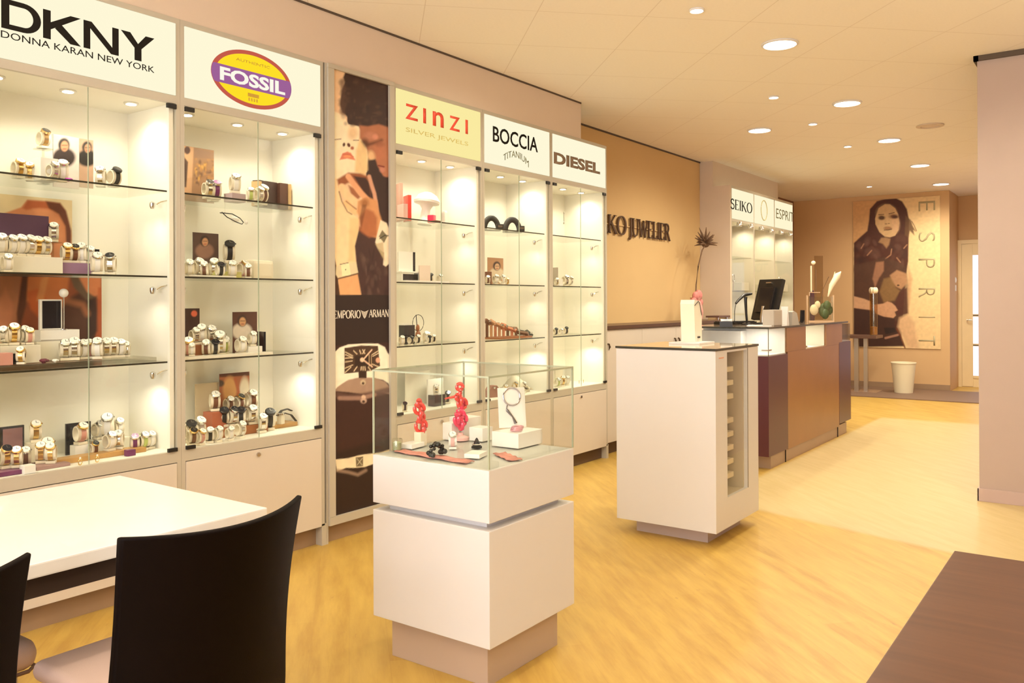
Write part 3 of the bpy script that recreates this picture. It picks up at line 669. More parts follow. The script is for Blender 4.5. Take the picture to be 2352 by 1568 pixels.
# man's hair
p.poly([(795, 160), (900, 150), (900, 300), (870, 296), (850, 300), (835, 292), (820, 288), (806, 286), (800, 270), (786, 258), (781, 240), (783, 222), (786, 205), (792, 188), (788, 178)], (56, 30, 24), 4)
for q_ in range(70):
    xx, yy = rnd.uniform(786, 892), rnd.uniform(175, 295)
    p.ell(xx, yy, rnd.uniform(2, 7), rnd.uniform(2, 7), rnd.choice([(84, 56, 46), (48, 26, 22), (38, 18, 14), (96, 66, 52)]), 1, .4)
for a_ in range(16):
    p.ell(784+rnd.uniform(-2, 8), 185+a_*5, 6, 5, (92, 62, 48), 1, .5)
# man's face
p.poly([(826, 288), (845, 290), (870, 285), (900, 295), (900, 405), (885, 408), (875, 400), (868, 390), (863, 366), (858, 362), (848, 365), (845, 350), (838, 330), (826, 318)], (178, 112, 78), 5)
p.ell(850, 312, 14, 9, (196, 130, 102), .8, .8); p.ell(862, 314, 6, 6, (224, 150, 124), .9, .8); p.ell(853, 358, 9, 12, (238, 196, 146), .8, .9, -20)
p.line([(832, 326), (846, 332), (866, 326), (876, 322)], 7, (92, 48, 26), 6, .8); p.ell(872, 332, 10, 6, (120, 66, 40), .9, .7)
p.ell(838, 330, 9, 12, (88, 50, 28), .9, .8); p.ell(872, 350, 12, 22, (196, 118, 84), .9, .6)
p.poly([(848, 368), (862, 366), (866, 380), (874, 392), (880, 405), (900, 410), (900, 520), (892, 510), (885, 530), (876, 505), (862, 450), (855, 410), (845, 400)], (52, 26, 20), 4)
p.ell(878, 390, 6, 6, (214, 140, 120), .9, .7); p.line([(869, 380), (882, 383)], 3, (120, 26, 22), 2)
# woman's face
p.ell(775, 330, 26, 45, (254, 236, 204), .5, .7); p.poly([(826, 318), (843, 345), (845, 390), (835, 402), (815, 395), (818, 345)], (236, 200, 142), 6, .9)
p.ell(810, 305, 10, 14, (222, 176, 118), .9, .6)
p.line([(758, 318), (766, 321), (783, 319)], 2.2, (110, 70, 52), 2, .8); p.line([(812, 322), (824, 322)], 2.2, (110, 66, 46), 2, .8)
p.ell(790, 332, 3, 4.5, (84, 44, 26), .5, 1, 10); p.ell(801, 333, 3.5, 5, (98, 44, 24), .5, 1, -25); p.ell(809, 340, 4, 4, (178, 100, 68), .8)
p.poly([(780, 367), (787, 352), (798, 348), (806, 351), (815, 365), (816, 368), (798, 364)], (222, 128, 98), 2.5); p.ell(798, 359, 9, 3, (244, 158, 108), .6, .9); p.line([(787, 354), (803, 355), (812, 360)], 1.8, (205, 92, 62), 2, .8)
# chin shadow and neck shadow
p.poly([(774, 412), (800, 396), (828, 398), (845, 405), (850, 430), (850, 460), (838, 452), (815, 420), (800, 420), (790, 425), (778, 430)], (152, 86, 48), 5)
p.poly([(812, 404), (840, 408), (848, 420), (852, 455), (842, 452), (828, 430)], (60, 26, 18), 4)
p.poly([(800, 425), (814, 432), (828, 452), (822, 458), (806, 445)], (150, 76, 34), 5, .9)
# the hand on her neck
SK = (236, 180, 130); SKL = (248, 206, 158); SKD = (206, 140, 96)
p.line([(800, 405), (812, 422), (828, 442), (843, 458)], 13, (232, 168, 124), 3); p.line([(785, 430), (795, 446), (812, 462), (826, 470)], 17, SKL, 4); p.line([(796, 466), (806, 478), (816, 486)], 15, (246, 196, 142), 4)
p.line([(848, 405), (852, 420), (860, 445), (864, 470), (866, 490)], 8.5, (214, 158, 128), 3)
p.poly([(822, 462), (842, 452), (866, 460), (870, 485), (878, 510), (872, 540), (865, 546), (845, 540), (832, 530), (826, 505), (820, 485)], (212, 150, 98), 5)
p.poly([(826, 500), (840, 478), (858, 486), (866, 500), (866, 542), (848, 545), (834, 536), (825, 528)], (172, 98, 56), 7, .9)
p.ell(838, 466, 8, 9, (150, 88, 38), 1, .8); p.line([(779, 440), (785, 462), (798, 486), (808, 492)], 2.5, (92, 50, 26), 2.5, .8); p.line([(795, 462), (810, 474), (818, 480)], 2.5, (120, 66, 34), 2.5, .8)
p.poly([(826, 500), (832, 470), (842, 470), (830, 525)], (100, 52, 20), 4, .6)
# watches in the picture
p.poly([(874, 505), (888, 512), (900, 540), (900, 600), (886, 612), (880, 608), (882, 580), (868, 570), (862, 556), (868, 530)], (240, 222, 192), 2.5)
p.poly([(878, 528), (890, 542), (882, 558), (870, 543)], (120, 110, 84), 1.5); p.line([(872, 548), (884, 540), (892, 541)], 2, (40, 36, 26), 1.2)
p.poly([(862, 560), (880, 556), (884, 600), (868, 572)], (190, 170, 128), 3, .8)
p.poly([(772, 612), (780, 608), (818, 602), (823, 627), (786, 636), (776, 638), (771, 630)], (224, 208, 168), 2); p.poly([(783, 606), (802, 604), (806, 632), (786, 634)], (238, 236, 190), 1.5); p.ell(794, 619, 1.2, 1.6, (70, 66, 40), .6)
p.line([(776, 640), (800, 634), (822, 628)], 3, (90, 52, 28), 2); p.line([(781, 607), (800, 603)], 1.6, (90, 60, 40), 1.5)
# lower black part with the big watch
p.poly([(750, 677), (905, 677), (905, 790), (750, 800)], (40, 22, 18), 1.5); p.poly([(750, 795), (905, 785), (905, 1200), (750, 1200)], (58, 28, 22), 3)
p.poly([(770, 1040), (905, 1000), (905, 1200), (750, 1200)], (40, 18, 12), 12)
p.poly([(762, 815), (780, 798), (800, 791), (830, 789), (868, 789), (884, 797), (890, 810), (900, 820), (900, 895), (892, 880), (880, 872), (860, 868), (820, 868), (795, 876), (775, 890), (762, 905)], (250, 240, 218), 2)
p.poly([(764, 900), (778, 886), (800, 872), (830, 866), (862, 868), (884, 876), (897, 890), (896, 905), (870, 900), (835, 905), (800, 900), (775, 898)], (168, 138, 118), 3)
p.poly([(791, 799), (830, 793), (868, 794), (873, 840), (853, 851), (791, 858)], (74, 50, 34), 1.5); p.poly([(815, 817), (848, 815), (850, 841), (815, 843)], (48, 28, 16), 1.2)
for l in ([(793, 808), (810, 817)], [(793, 814), (810, 821)], [(793, 822), (810, 822)], [(793, 831), (809, 829)], [(793, 845), (810, 838)], [(793, 855), (806, 843)], [(812, 805), (820, 813)], [(826, 804), (829, 812)], [(833, 803), (838, 812)], [(838, 803), (833, 812)], [(855, 814), (868, 806)], [(856, 818), (869, 811)], [(855, 836), (870, 842)], [(813, 852), (820, 842)], [(829, 850), (830, 842)], [(834, 850), (834, 842)], [(839, 850), (838, 842)], [(851, 850), (846, 843)]): p.line(l, 1.8, (238, 214, 176), 1.2)
p.ell(868, 827, 5, 6, (228, 168, 140), .4); p.line([(848, 815), (848, 841)], 1.5, (200, 170, 130), 1); p.line([(853, 815), (853, 841)], 1.2, (200, 170, 130), 1)
p.line([(834, 826), (854, 803)], 3, (240, 200, 170), 1.4); p.line([(834, 826), (855, 842)], 3, (240, 200, 170), 1.4); p.ell(832, 826, 5, 5, (244, 208, 178), .4)
p.poly([(823, 853), (842, 851), (842, 868), (824, 868)], (56, 32, 20), 1.5); p.ell(834, 878, 6, 6, (200, 180, 150), .5); p.ell(834, 880, 3, 3, (70, 46, 30), .5)
p.line([(765, 905), (800, 912), (832, 910), (860, 904), (890, 896)], 14, (96, 66, 58), 6, .9); p.line([(780, 914), (830, 914), (860, 906)], 9, (168, 132, 116), 4, .8); p.ell(835, 912, 5, 5, (220, 190, 165), .5); p.ell(835, 920, 7, 6, (200, 168, 148), .6); p.ell(835, 922, 3.5, 3, (60, 34, 26), .6)
p.poly([(770, 1055), (800, 1052), (822, 1046), (838, 1043), (870, 1040), (900, 1030), (900, 1052), (860, 1064), (838, 1072), (815, 1074), (795, 1074), (774, 1082)], (242, 226, 192), 2)
p.poly([(817, 1050), (834, 1048), (834, 1070), (818, 1072)], (112, 98, 72), 1.5); p.line([(820, 1053), (832, 1068)], 1.5, (200, 190, 160), 1); p.line([(832, 1052), (820, 1068)], 1.5, (200, 190, 160), 1)
p.line([(775, 1080), (800, 1084), (822, 1090), (840, 1080)], 7, (160, 132, 112), 5, .8)
p.noise(.12, 5)
p.build('poster_print', PRINTM, pf, 1.02); 
for o in pf.children:
    if o.name.startswith('poster_print'): o.matrix_parent_inverse = Matrix.Translation((-3.19, -WF, 0))
E0, E1 = 3.262, 3.706
Mp = L_ @ onY(WF+.003)
cream = mat('poster_ink_cream', (.86, .78, .66), .5)
serif_text('poster_lettering', 'EMPORIO', 3.262, sx(829, 720), sz(790, 731), sz(790, 713), Mp, cream, pf, .17, .001, .09)
serif_text('poster_lettering', 'ARMAN', sx(848, 720), 3.708, sz(870, 728), sz(870, 711), Mp, cream, pf, .17, .001, .09)
q = MB(); ex = sx(838, 720); ez1, ez0 = sz(838, 712), sz(838, 729)
for k in range(5):
    zt_ = ez1-(ez1-ez0)*k/5.2; wd = .034*(1-k/6.5)
    q.prism([(ex-wd, zt_), (ex-wd*.15, zt_-(ez1-ez0)*.22), (ex+wd*.15, zt_-(ez1-ez0)*.22), (ex+wd, zt_), (ex+wd*.7, zt_-(ez1-ez0)*.17), (ex, zt_-(ez1-ez0)*.36), (ex-wd*.7, zt_-(ez1-ez0)*.17)], 0, .001, 'Z', Mp)
q.build('poster_eagle_mark', cream, pf)
# ============================================================ JEWELLER WALL: lettering and low cabinets
BRONZE = mat('bronze_letters', (.10, .055, .035), .35, .3)
JY = 4.04
def jx(px, py=530): return at(px, py, 'Y', JY-.03).x
jt = sz(1450, 500, JY-.03); jb = sz(1450, 541, JY-.03)
wl = empty('wall_lettering', (jx(1380), JY, jb), 0, 'raised dark bronze shop lettering on the tan wall', 'lettering')
Lw = Matrix.Translation(-wl.location) @ onY(JY-.012)
serif_text('letters_first_word', 'AKO', jx(1378), jx(1441), jb, jt, Lw, BRONZE, wl, .13, .014, .12)
serif_text('letters_second_word', 'JUWELIER', jx(1446), jx(1541), jb, jt, Lw, BRONZE, wl, .13, .014, .11)
MB().box(jx(1385), jx(1541), JY-.012, JY+.002, (jb+jt)/2-.005, (jb+jt)/2+.005, M=Matrix.Translation(-wl.location)).build('mounting_rail', TAN, wl)
lc = 0
Z_T = 1.142
for i, (a, b) in enumerate(((6.42, 7.12), (7.12, 7.86), (7.86, 8.60), (8.60, 9.34))):
    lab = ['low cream cabinet nearest the display cabinets, under the wall lettering', 'low cream cabinet with a drop handle at its right edge, under the lettering', 'low cream cabinet just right of the paired drop handles', 'low cream cabinet in front of the pilaster, farthest of the low row'][i]
    c = empty('low_cabinet', (a, 3.66, 0), 0, lab, 'cabinet', 'low cream cabinets')
    MB().box(0, b-a, .02, .36, .11, Z_T-.035).build('body', W_FRAME, c)
    d = MB().box(.002, b-a-.002, -.002, .018, .115, Z_T-.037, bev=.0015).build('door', W_DOOR, c)
    hx = (b-a-.045) if i % 2 == 1 else .045
    MB().tube([(hx, -.003, .985), (hx, -.016, .98), (hx+.006, -.02, .955), (hx-.004, -.016, .93)], [.006, .009, .010, .004], 8).build('drop_handle', mat('dark_bronze', (.12, .08, .05), .35, .7), d, True)
    MB().box(0, b-a, .06, .08, 0, .112).build('kickboard', KICKD, c)
tag(MB().box(6.40, 9.345, 3.645, 4.038, Z_T-.034, Z_T, bev=.002).build('dark_worktop', mat('dark_brown_top', (.10, .05, .03), .35)), 'thin dark brown worktop along the tan wall under the lettering', 'worktop')
# plant-like dried flower in a pink vase on the worktop
v = empty('dried_flower_vase', (8.62, 3.78, Z_T), 0, 'pinkish patterned vase with one tall dried artichoke flower by the pilaster', 'vase')
PV = mat('mottled_pink_vase', (.62, .30, .26), .45, var=.5, vscale=14)
MB().lathe([(.045, 0), (.075, .02), (.085, .10), (.07, .18), (.05, .22), (.06, .255), (.055, .255), (.045, .22)], n=20).build('vase_body', PV, v, True)
for dx, dz, r in ((-.085, .20, .05), (.03, .28, .055), (.07, .20, .045), (-.04, .27, .045), (.085, .10, .04)):
    MB().ball((dx, -.02, dz), r, (1, .8, 1.1), 10).build('dried_blossom', mat('dusty_blossom', (.60, .22, .20), .8, var=.5, vscale=20), v, True)
DR = mat('dried_brown', (.16, .09, .05), .8, var=.3, vscale=20)
MB().tube([(0, 0, .2), (.02, 0, .40), (.08, 0, .60), (.19, 0, .78), (.27, 0, .84)], .0075, 7).build('flower_stem', DR, v, True)
h = MB()
for k in range(34):
    a_ = k*2.4; el = .15+.9*(k/34); L2 = .15+.07*rnd.random()
    d = Vector((math.cos(a_)*math.cos(el), math.sin(a_)*math.cos(el)*.7, math.sin(el)*.8+(-.25 if k % 3 else .2)))
    s = Vector((.28, 0, .85)); e = s+d*L2; h.tube([s, s+d*L2*.5+Vector((0, 0, .01)), e], [.010, .014, .003], 5)
h.ball((.28, 0, .85), .045, (1.2, .9, .8), 10)
h.build('flower_head', DR, v, True)
tr = empty('small_dark_tray', (9.12, 3.72, Z_T), 0, 'small dark tray on feet beside the pink vase', 'tray')
MB().box(-.13, .2, -.06, .10, .03, .05, bev=.004).build('tray_board', mat('dark_tray', (.12, .06, .045), .4), tr)
MB().box(-.11, -.09, -.04, .08, 0, .03).build('tray_foot', CHROME, tr); MB().box(.15, .17, -.04, .08, 0, .03).build('tray_foot', CHROME, tr)
# ============================================================ FAR DISPLAY CABINETS
FY = 3.67
FARLIT = glow('lit_sign_far', lin((254, 244, 205)), .64)
def far_cabinet(a, b, label):
    c = empty('far_display_cabinet', (a, FY, 0), 0, label, 'display cabinet', 'lit display cabinets behind the counter')
    W = b-a; D = .40; t = .018
    f = MB(); f.box(0, t, 0, D, .0, 2.70).box(W-t, W, 0, D, .0, 2.70).box(t, W-t, 0, .018, 2.67, 2.70).box(t, W-t, 0, .02, 2.285, 2.315).box(t, W-t, 0, .02, .60, .66)
    f.build('carcass', W_FRAME, c)
    MB().box(t, W-t, D-.012, D, .66, 2.67).box(t, W-t, .02, D, .64, .66).box(t, W-t, .02, D, 2.29, 2.31).build('interior_lining', W_IN, c)
    MB().box(t, W-t, 0, .018, .02, .60).build('base_door', W_DOOR, c)
    MB().box(t+.002, W-t-.002, -.003, .004, 2.318, 2.668).build('sign_panel', FARLIT, c)
    for x0, x1 in ((t+.003, W/2-.0015), (W/2+.0015, W-t-.003)):
        MB().box(x0, x1, -.004, .001, .66, 2.28).build('glass_door', GLASS, c)
    for z in SH:
        s = MB(); s.box(t, W-t, .03, D-.014, z-.008, z, mi=0); s.build('glass_shelf', [SHELF_G], c)
    for k in (0, 1):
        x = W*(.27+.5*k)
        MB().lathe([(.02, 0), (.035, -.02), (.035, -.05), (.028, -.052)], Matrix.Translation((x, -.02, 2.29)), 14).build('hooded_spot', CHROME, c, True)
        light('SPOT', (a+x, FY+.12, 2.27), 6, WARM2, .03, spot=150)
        light('SPOT', (a+x, FY+.09, 1.44), 1.6, WARM2, .03, spot=160)
    return c
F1 = far_cabinet(9.39, 10.13, 'far lit cabinet with black serif sign lettering, next to the pilaster')
F2 = far_cabinet(10.13, 10.88, 'far lit cabinet with a faint oval emblem on its sign, middle of three')
F3 = far_cabinet(10.88, 11.64, 'far lit cabinet beside the dark brown wall, right of the three')
def fx(px): return at(px, 480, 'Y', FY).x
def FS(c):
    sp = [k for k in c.children if k.name.startswith('sign_panel')][0]; return sp, Matrix.Translation(-Vector(c.location)) @ onY(FY-.0035)
sp, M_ = FS(F1)
serif_text('lettering', 'SEIKO', fx(1677), fx(1727), at(1700, 484, 'Y', FY).z, at(1700, 461, 'Y', FY).z, M_, INK, sp, .15, .0015, .13)
sp, M_ = FS(F2)
q = MB(); cx2, cz2 = fx(1754), 2.50
q.tube([(cx2+.11*math.cos(t*PI/12), FY-.005, cz2+.125*math.sin(t*PI/12)) for t in range(24)], .006, 6, closed=True)
for v_ in q.bm.verts: v_.co -= Vector(F2.location)
q.build('faint_oval_mark', mat('faint_gold_mark', (.55, .47, .22), .5), sp)
sp, M_ = FS(F3)
letters('lettering', 'ESPRIT', fx(1782), fx(1822), 2.44, 2.57, M_, INKG, sp, -.005, .0015)
# a few things in the far cabinets
for i, (px, w_, z, hgt, m, lab, dy) in enumerate(((1703, .24, 1.482, .10, GREY, 'grey presentation block in the first far cabinet, next to the pilaster', .08), (1740, .20, 1.482, .09, GREY, 'grey presentation block in the middle far cabinet behind the monitor', .08), (1795, .22, 1.482, .10, GREY, 'grey presentation block in the rightmost far cabinet', .08))):
    X = at(px, 650, 'Y', FY+dy).x
    tag(MB().box(X-w_/2, X+w_/2, FY+dy-.05, FY+dy+.05, z, z+hgt, bev=.004).build('presentation_block', mat('pale_grey_block', (.55, .52, .42), .5)), lab, 'display block', 'grey blocks in the far cabinets')
for px, lab in ((1686, 'small silver bangle ring on the shelf of the first far cabinet'), (1792, 'small silver bangle ring on the shelf above the monitor')):
    X = at(px, 640, 'Y', FY+.08).x
    tag(MB().tube([(X+.04*math.cos(t*PI/10), FY+.09, 1.482+.1+.05+.045*math.sin(t*PI/10)) for t in range(20)], .005, 6, closed=True).tube([(X, FY+.09, 1.482), (X, FY+.09, 1.59)], .006, 6).build('bangle_on_stand', CHROME, smooth=True), lab, 'bangle')
# ============================================================ SALES COUNTER
CYF, CYB = 2.285, 3.02; X0, X1 = 6.62, 9.12
ct = empty('sales_counter', (X0, CYF, 0), 0, 'long sales counter with aubergine ends, walnut front and lit glass showcases', 'counter')
Lc = Matrix.Translation(-ct.location)
MB().box(X0+.10, X1-.1, CYF+.02, CYB-.05, 0, .11, M=Lc).build('plinth', mat('beige_plinth', (.46, .33, .24), .4), ct)
MB().box(7.075, 7.079, CYF+.012, CYF+.025, 0, .108, M=Lc).box(8.675, 8.679, CYF+.012, CYF+.025, 0, .108, M=Lc).build('plinth_joint', BLACK, ct)
MB().box(X0, 7.10, CYF, CYB, .11, .910, M=Lc, bev=.002).build('end_cabinet', PURPLE, ct)
MB().box(8.685, X1, CYF, CYB, .13, .94, M=Lc, bev=.002).build('end_cabinet', PURPLE, ct)
MB().box(7.10, 8.685, CYF+.002, CYB, .105, .925, M=Lc, bev=.002).build('front_panel', BROWNL, ct)
MB().box(7.07, 7.60, CYF+.001, CYB, .925, 1.128, M=Lc).box(8.24, 8.80, CYF+.001, CYB, .925, 1.128, M=Lc).box(7.60, 8.24, CYF+.40, CYB, .925, 1.128, M=Lc).build('upper_panel', BROWNL, ct)
MB().box(7.60, 8.24, CYF+.385, CYF+.40, .925, 1.128, M=Lc).box(7.60, 8.24, CYF+.02, CYF+.39, .925, .932, M=Lc).box(7.601, 7.61, CYF+.02, CYF+.39, .93, 1.128, M=Lc).box(8.23, 8.239, CYF+.02, CYF+.39, .93, 1.128, M=Lc).build('niche_lining', W_IN, ct)
MB().box(7.60, 8.24, CYF, CYF+.006, .926, 1.128, M=Lc).build('niche_glass', GLASS, ct)
# near-end showcase: white drawers behind glass
MB().box(X0+.01, 7.07, CYF+.01, CYB-.01, .911, .92, M=Lc).box(7.05, 7.069, CYF+.01, CYB, .92, 1.126, M=Lc).box(X0+.30, 7.05, CYF+.34, CYB-.01, .92, 1.10, M=Lc).build('showcase_lining', W_LAM, ct)
g = MB(); g.box(X0, X0+.006, CYF, CYB, .912, 1.13, M=Lc, mi=0).box(X0+.006, 7.07, CYF, CYF+.006, .912, 1.13, M=Lc)
g.build('showcase_glass', GLASS, ct)
MB().box(X0-.001, X0+.004, CYF-.001, CYF+.004, .912, 1.13, M=Lc).build('glass_joint', mat('joint_grey', (.12, .10, .07), .3), ct)
MB().box(X0-.02, X0+.06, CYF-.006, CYF+.05, .955, .967, M=Lc, bev=.002).build('glass_clamp', STEEL, ct)
tp = MB(); tp.box(X0-.006, 9.0, CYF-.006, CYB, 1.130, 1.145, M=Lc, mi=0); tp.bm.normal_update()
for fc in tp.bm.faces:
    if abs(fc.normal.z) < .5: fc.material_index = 1
tp.build('glass_top', [mat('smoked_glass_top', (.22, .15, .10), .12, coat=.5), EDGE_D], ct)
MB().box(8.81, 9.10, CYF+.01, CYB, .941, .95, M=Lc).box(8.80, 8.83, CYF+.02, CYB, .95, 1.12, M=Lc).build('far_showcase_lining', W_LAM, ct)
MB().box(9.09, 9.096, CYF, CYB, .95, 1.12, M=Lc).box(8.81, 9.09, CYF, CYF+.006, .95, 1.12, M=Lc).build('far_showcase_glass', thin_glass('frosted_edge_glass', (.75, .72, .72), .12, .4), ct)
light('AREA', (7.92, CYF+.2, 1.118), 1.1, WARM2, .3); light('AREA', (6.85, CYF+.17, 1.118), .8, WARM2, .25)
light('AREA', (8.96, CYF+.3, 1.11), .6, WARM2, .15)
# counter things
TOP = 1.145
def ctop(px, py=750, y=None):
    v = at(px, py, 'Y', y if y is not None else 2.6); return v.x
m_ = empty('monitor', (ctop(1752, y=2.62), 2.62, TOP), math.radians(-25), 'black flat monitor seen from behind on the counter', 'monitor')
Rm = Matrix.Translation((0, 0, .05)) @ Matrix.Rotation(math.radians(-16), 4, 'Y')
q = MB(); q.box(-.02, .02, -.14, .14, .04, .42, M=Matrix.Rotation(math.radians(17), 4, 'Y'), bev=.008); q.build('screen_case', BLACK, m_)
MB().box(-.045, -.018, -.09, .09, .10, .34, M=Matrix.Rotation(math.radians(17), 4, 'Y'), bev=.01).build('rear_cover', BLACKG, m_)
MB().box(-.04, -.02, -.03, .03, .375, .385, M=Matrix.Rotation(math.radians(17), 4, 'Y')).build('rear_badge', STEEL, m_)
MB().tube([(.0, 0, .0), (.0, 0, .06), (.02, 0, .16)], .025, 10).build('stand_neck', STEEL, m_, True)
MB().lathe([(.10, 0), (.10, .008), (.03, .018)], n=24).build('stand_foot', BLACK, m_, True)
sc = empty('scanner_stand', (ctop(1716, y=2.70), 2.70, TOP), 0, 'black gooseneck scanner on a stand on the counter', 'scanner')
MB().lathe([(.05, 0), (.05, .008), (.02, .02)], n=20).build('stand_base', BLACK, sc, True)
MB().tube([(0, 0, .01), (-.02, 0, .10), (-.035, 0, .22), (-.03, 0, .245)], [.010, .011, .014, .016], 10).build('stand_pole', BLACK, sc, True)
MB().tube([(.06, -.02, .275), (0, 0, .27), (-.05, .01, .26), (-.12, .03, .22), (-.16, .04, .19)], [.010, .016, .014, .012, .010], 10).build('scanner_head', BLACK, sc, True)
MB().tube([(-.16, .04, .19), (-.18, .045, .12), (-.17, .05, .02), (-.1, .05, .01), (0, .03, .008)], .003, 6).build('cable', BLACK, sc)
kb = empty('keyboard', (ctop(1690, y=2.86), 2.87, TOP), math.radians(-20), 'black keyboard seen edge-on on the counter near the scanner', 'keyboard')
MB().box(-.20, .22, -.07, .07, 0, .022, bev=.004).build('key_case', BLACK, kb)
q = MB()
for i in range(12):
    for j in range(4): q.box(-.19+i*.033, -.162+i*.033, -.06+j*.032, -.033+j*.032, .022, .028)
q.build('keys', BLACKG, kb)
ph = empty('desk_phone', (ctop(1668, y=2.62), 2.62, TOP), math.radians(20), 'small black desk phone with a white handset at the counter end', 'phone')
MB().prism([(-.06, 0), (.07, 0), (.07, .015), (-.03, .045), (-.06, .045)], -.05, .05, 'Y').build('phone_base', BLACK, ph)
MB().tube([(.04, -.045, .045), (.045, 0, .05), (.04, .045, .045)], [.018, .010, .018], 8).build('handset', W_LAM, ph, True)
bx = empty('grey_box', (ctop(1774, y=2.40), 2.40, TOP), math.radians(-8), 'small grey box-shaped card holder in front of the monitor', 'box')
MB().box(-.075, .075, -.05, .05, 0, .135, bev=.003).build('box_shell', mat('warm_grey_card', (.50, .44, .38), .5), bx)
MB().box(-.070, .070, -.053, -.049, .006, .128).build('front_plate', mat('warm_grey_plate', (.45, .39, .33), .35), bx)
tm = empty('card_terminal', (ctop(1820, y=2.40), 2.40, TOP), math.radians(-20), 'grey card payment terminal right of the grey box on the counter', 'terminal')
MB().prism([(-.05, 0), (.05, 0), (.02, .10), (-.02, .12), (-.045, .11)], -.035, .035, 'Y').build('terminal_body', GREY, tm)
MB().box(-.005, .012, -.03, .03, .03, .10, M=Matrix.Rotation(math.radians(-18), 4, 'Y')).build('terminal_keys', BLACK, tm)
tg = tag(MB().prism([(-.03, 0), (.035, 0), (.01, .16), (.003, .16)], -.03, .03, 'Y', M=Matrix.Translation((ctop(1802, y=2.42), 2.42, TOP))).build('acrylic_card_stand', W_LAM), 'small white tent card between the grey box and the terminal', 'card')
pp = tag(MB().box(-.16, .16, -.10, .10, 0, .004, M=Matrix.Translation((ctop(1745, y=2.50), 2.50, TOP)) @ Matrix.Rotation(.3, 4, 'Z')).build('paper_sheet', W_LAM), 'sheets of paper lying before the monitor on the counter', 'paper')
# far office chair back behind the counter
oc = empty('office_chair', (10.15, 3.14, 0), math.radians(20), 'dark aubergine office chair back rising behind the counter', 'chair')
PUR2 = mat('aubergine_fabric', (.07, .02, .025), .8, bump=.2)
MB().box(-.10, .10, -.18, -.13, .72, 1.48, bev=.04).build('backrest', PUR2, oc, True)
MB().box(-.22, .22, -.15, .26, .46, .54, bev=.03).build('seat', PUR2, oc, True)
MB().tube([(0, .05, .08), (0, .05, .46)], .03, 10).build('gas_column', BLACK, oc, True)
MB().box(-.015, .015, -.16, -.12, .5, .8).build('back_bracket', BLACK, oc)
q = MB()
for k in range(5): q.tube([(0, .05, .09), (.26*math.cos(k*1.2566), .05+.26*math.sin(k*1.2566), .05)], [.022, .014], 8).ball((.26*math.cos(k*1.2566), .05+.26*math.sin(k*1.2566), .027), .027)
q.build('star_base', BLACK, oc, True)
# glass frame vase with plants at the counter end
gx = ctop(1884, y=2.45)
gv = empty('framed_glass_vase', (gx, 2.45, TOP), -1.05, 'square glass vase with white lily stems in a wooden frame at the counter end', 'vase')
fm = mat('pale_wood_frame', (.62, .42, .26), .4)
MB().box(-.155, -.143, -.014, .014, 0, .265).box(.143, .155, -.014, .014, 0, .265).box(-.14, .14, -.03, .03, 0, .012).box(-.12, .0, -.005, .005, .29, .297).box(-.125, -.118, -.005, .005, .26, .297).build('wooden_frame', fm, gv)
MB().box(-.138, .138, -.025, .025, .012, .25).build('glass_tank', thin_glass('vase_glass', (.93, .93, .86), .06, .4), gv)
LEAF = mat('leaf_green', (.07, .10, .03), .5, var=.4, vscale=30); PET = mat('white_petal', (.85, .72, .50), .5)
q = MB()
for k in range(9): q.ball((.06+rnd.uniform(-.05, .06), rnd.uniform(-.02, .02), .10+rnd.uniform(-.04, .09)), rnd.uniform(.025, .05), (1, .5, 1.2), 8)
q.build('leaves', LEAF, gv, True)
MB().ball((-.07, 0, .12), .05, (1, .5, 1.1), 10).ball((-.03, 0, .17), .035, (1, .5, 1.1), 10).build('white_blossom', PET, gv, True)
MB().tube([(-.03, 0, .05), (.03, 0, .32), (.10, 0, .45)], .004, 6).tube([(-.05, 0, .05), (-.045, 0, .52)], .004, 6).build('stems', DR, gv)
MB().tube([(.09, 0, .25), (.13, 0, .36), (.20, 0, .46), (.24, 0, .50)], [.006, .03, .035, .004], 10).tube([(.10, 0, .28), (.15, 0, .40), (.17, 0, .50)], [.004, .018, .003], 8).build('lily_bloom', PET, gv, True)
MB().tube([(-.10, .0, .30), (-.10, 0, .56)], [.009, .009], 8).ball((-.075, 0, .59), .022, (1.2, .8, .9)).build('bud', PET, gv, True)
MB().box(-.06, .04, .02, .024, .02, .66).build('clear_back_sheet', thin_glass('tinted_sheet', (.80, .74, .64), .03, .2), gv)
tf = empty('small_display_cone', (ctop(1842, y=2.5), 2.50, TOP), 0, 'slim black display cone with silver edge before the dark chair', 'stand')
MB().prism([(-.04, 0), (.03, 0), (.03, .015), (.025, .12), (.015, .12), (-.0, .015)], -.02, .02, 'Y').build('cone_body', BLACKG, tf)
MB().box(.026, .031, -.02, .02, .0, .12).build('silver_edge', CHROME, tf)
# ring block in lit niche
tag(MB().lathe([(.04, 0), (.05, .01), (.02, .025)], Matrix.Translation((7.75, CYF+.08, .932)), 14).build('bracelet_roll', mat('bronze_bracelet', (.35, .22, .10), .3, .6), smooth=True), 'small bronze bracelet lying in the lit counter niche', 'bracelet')
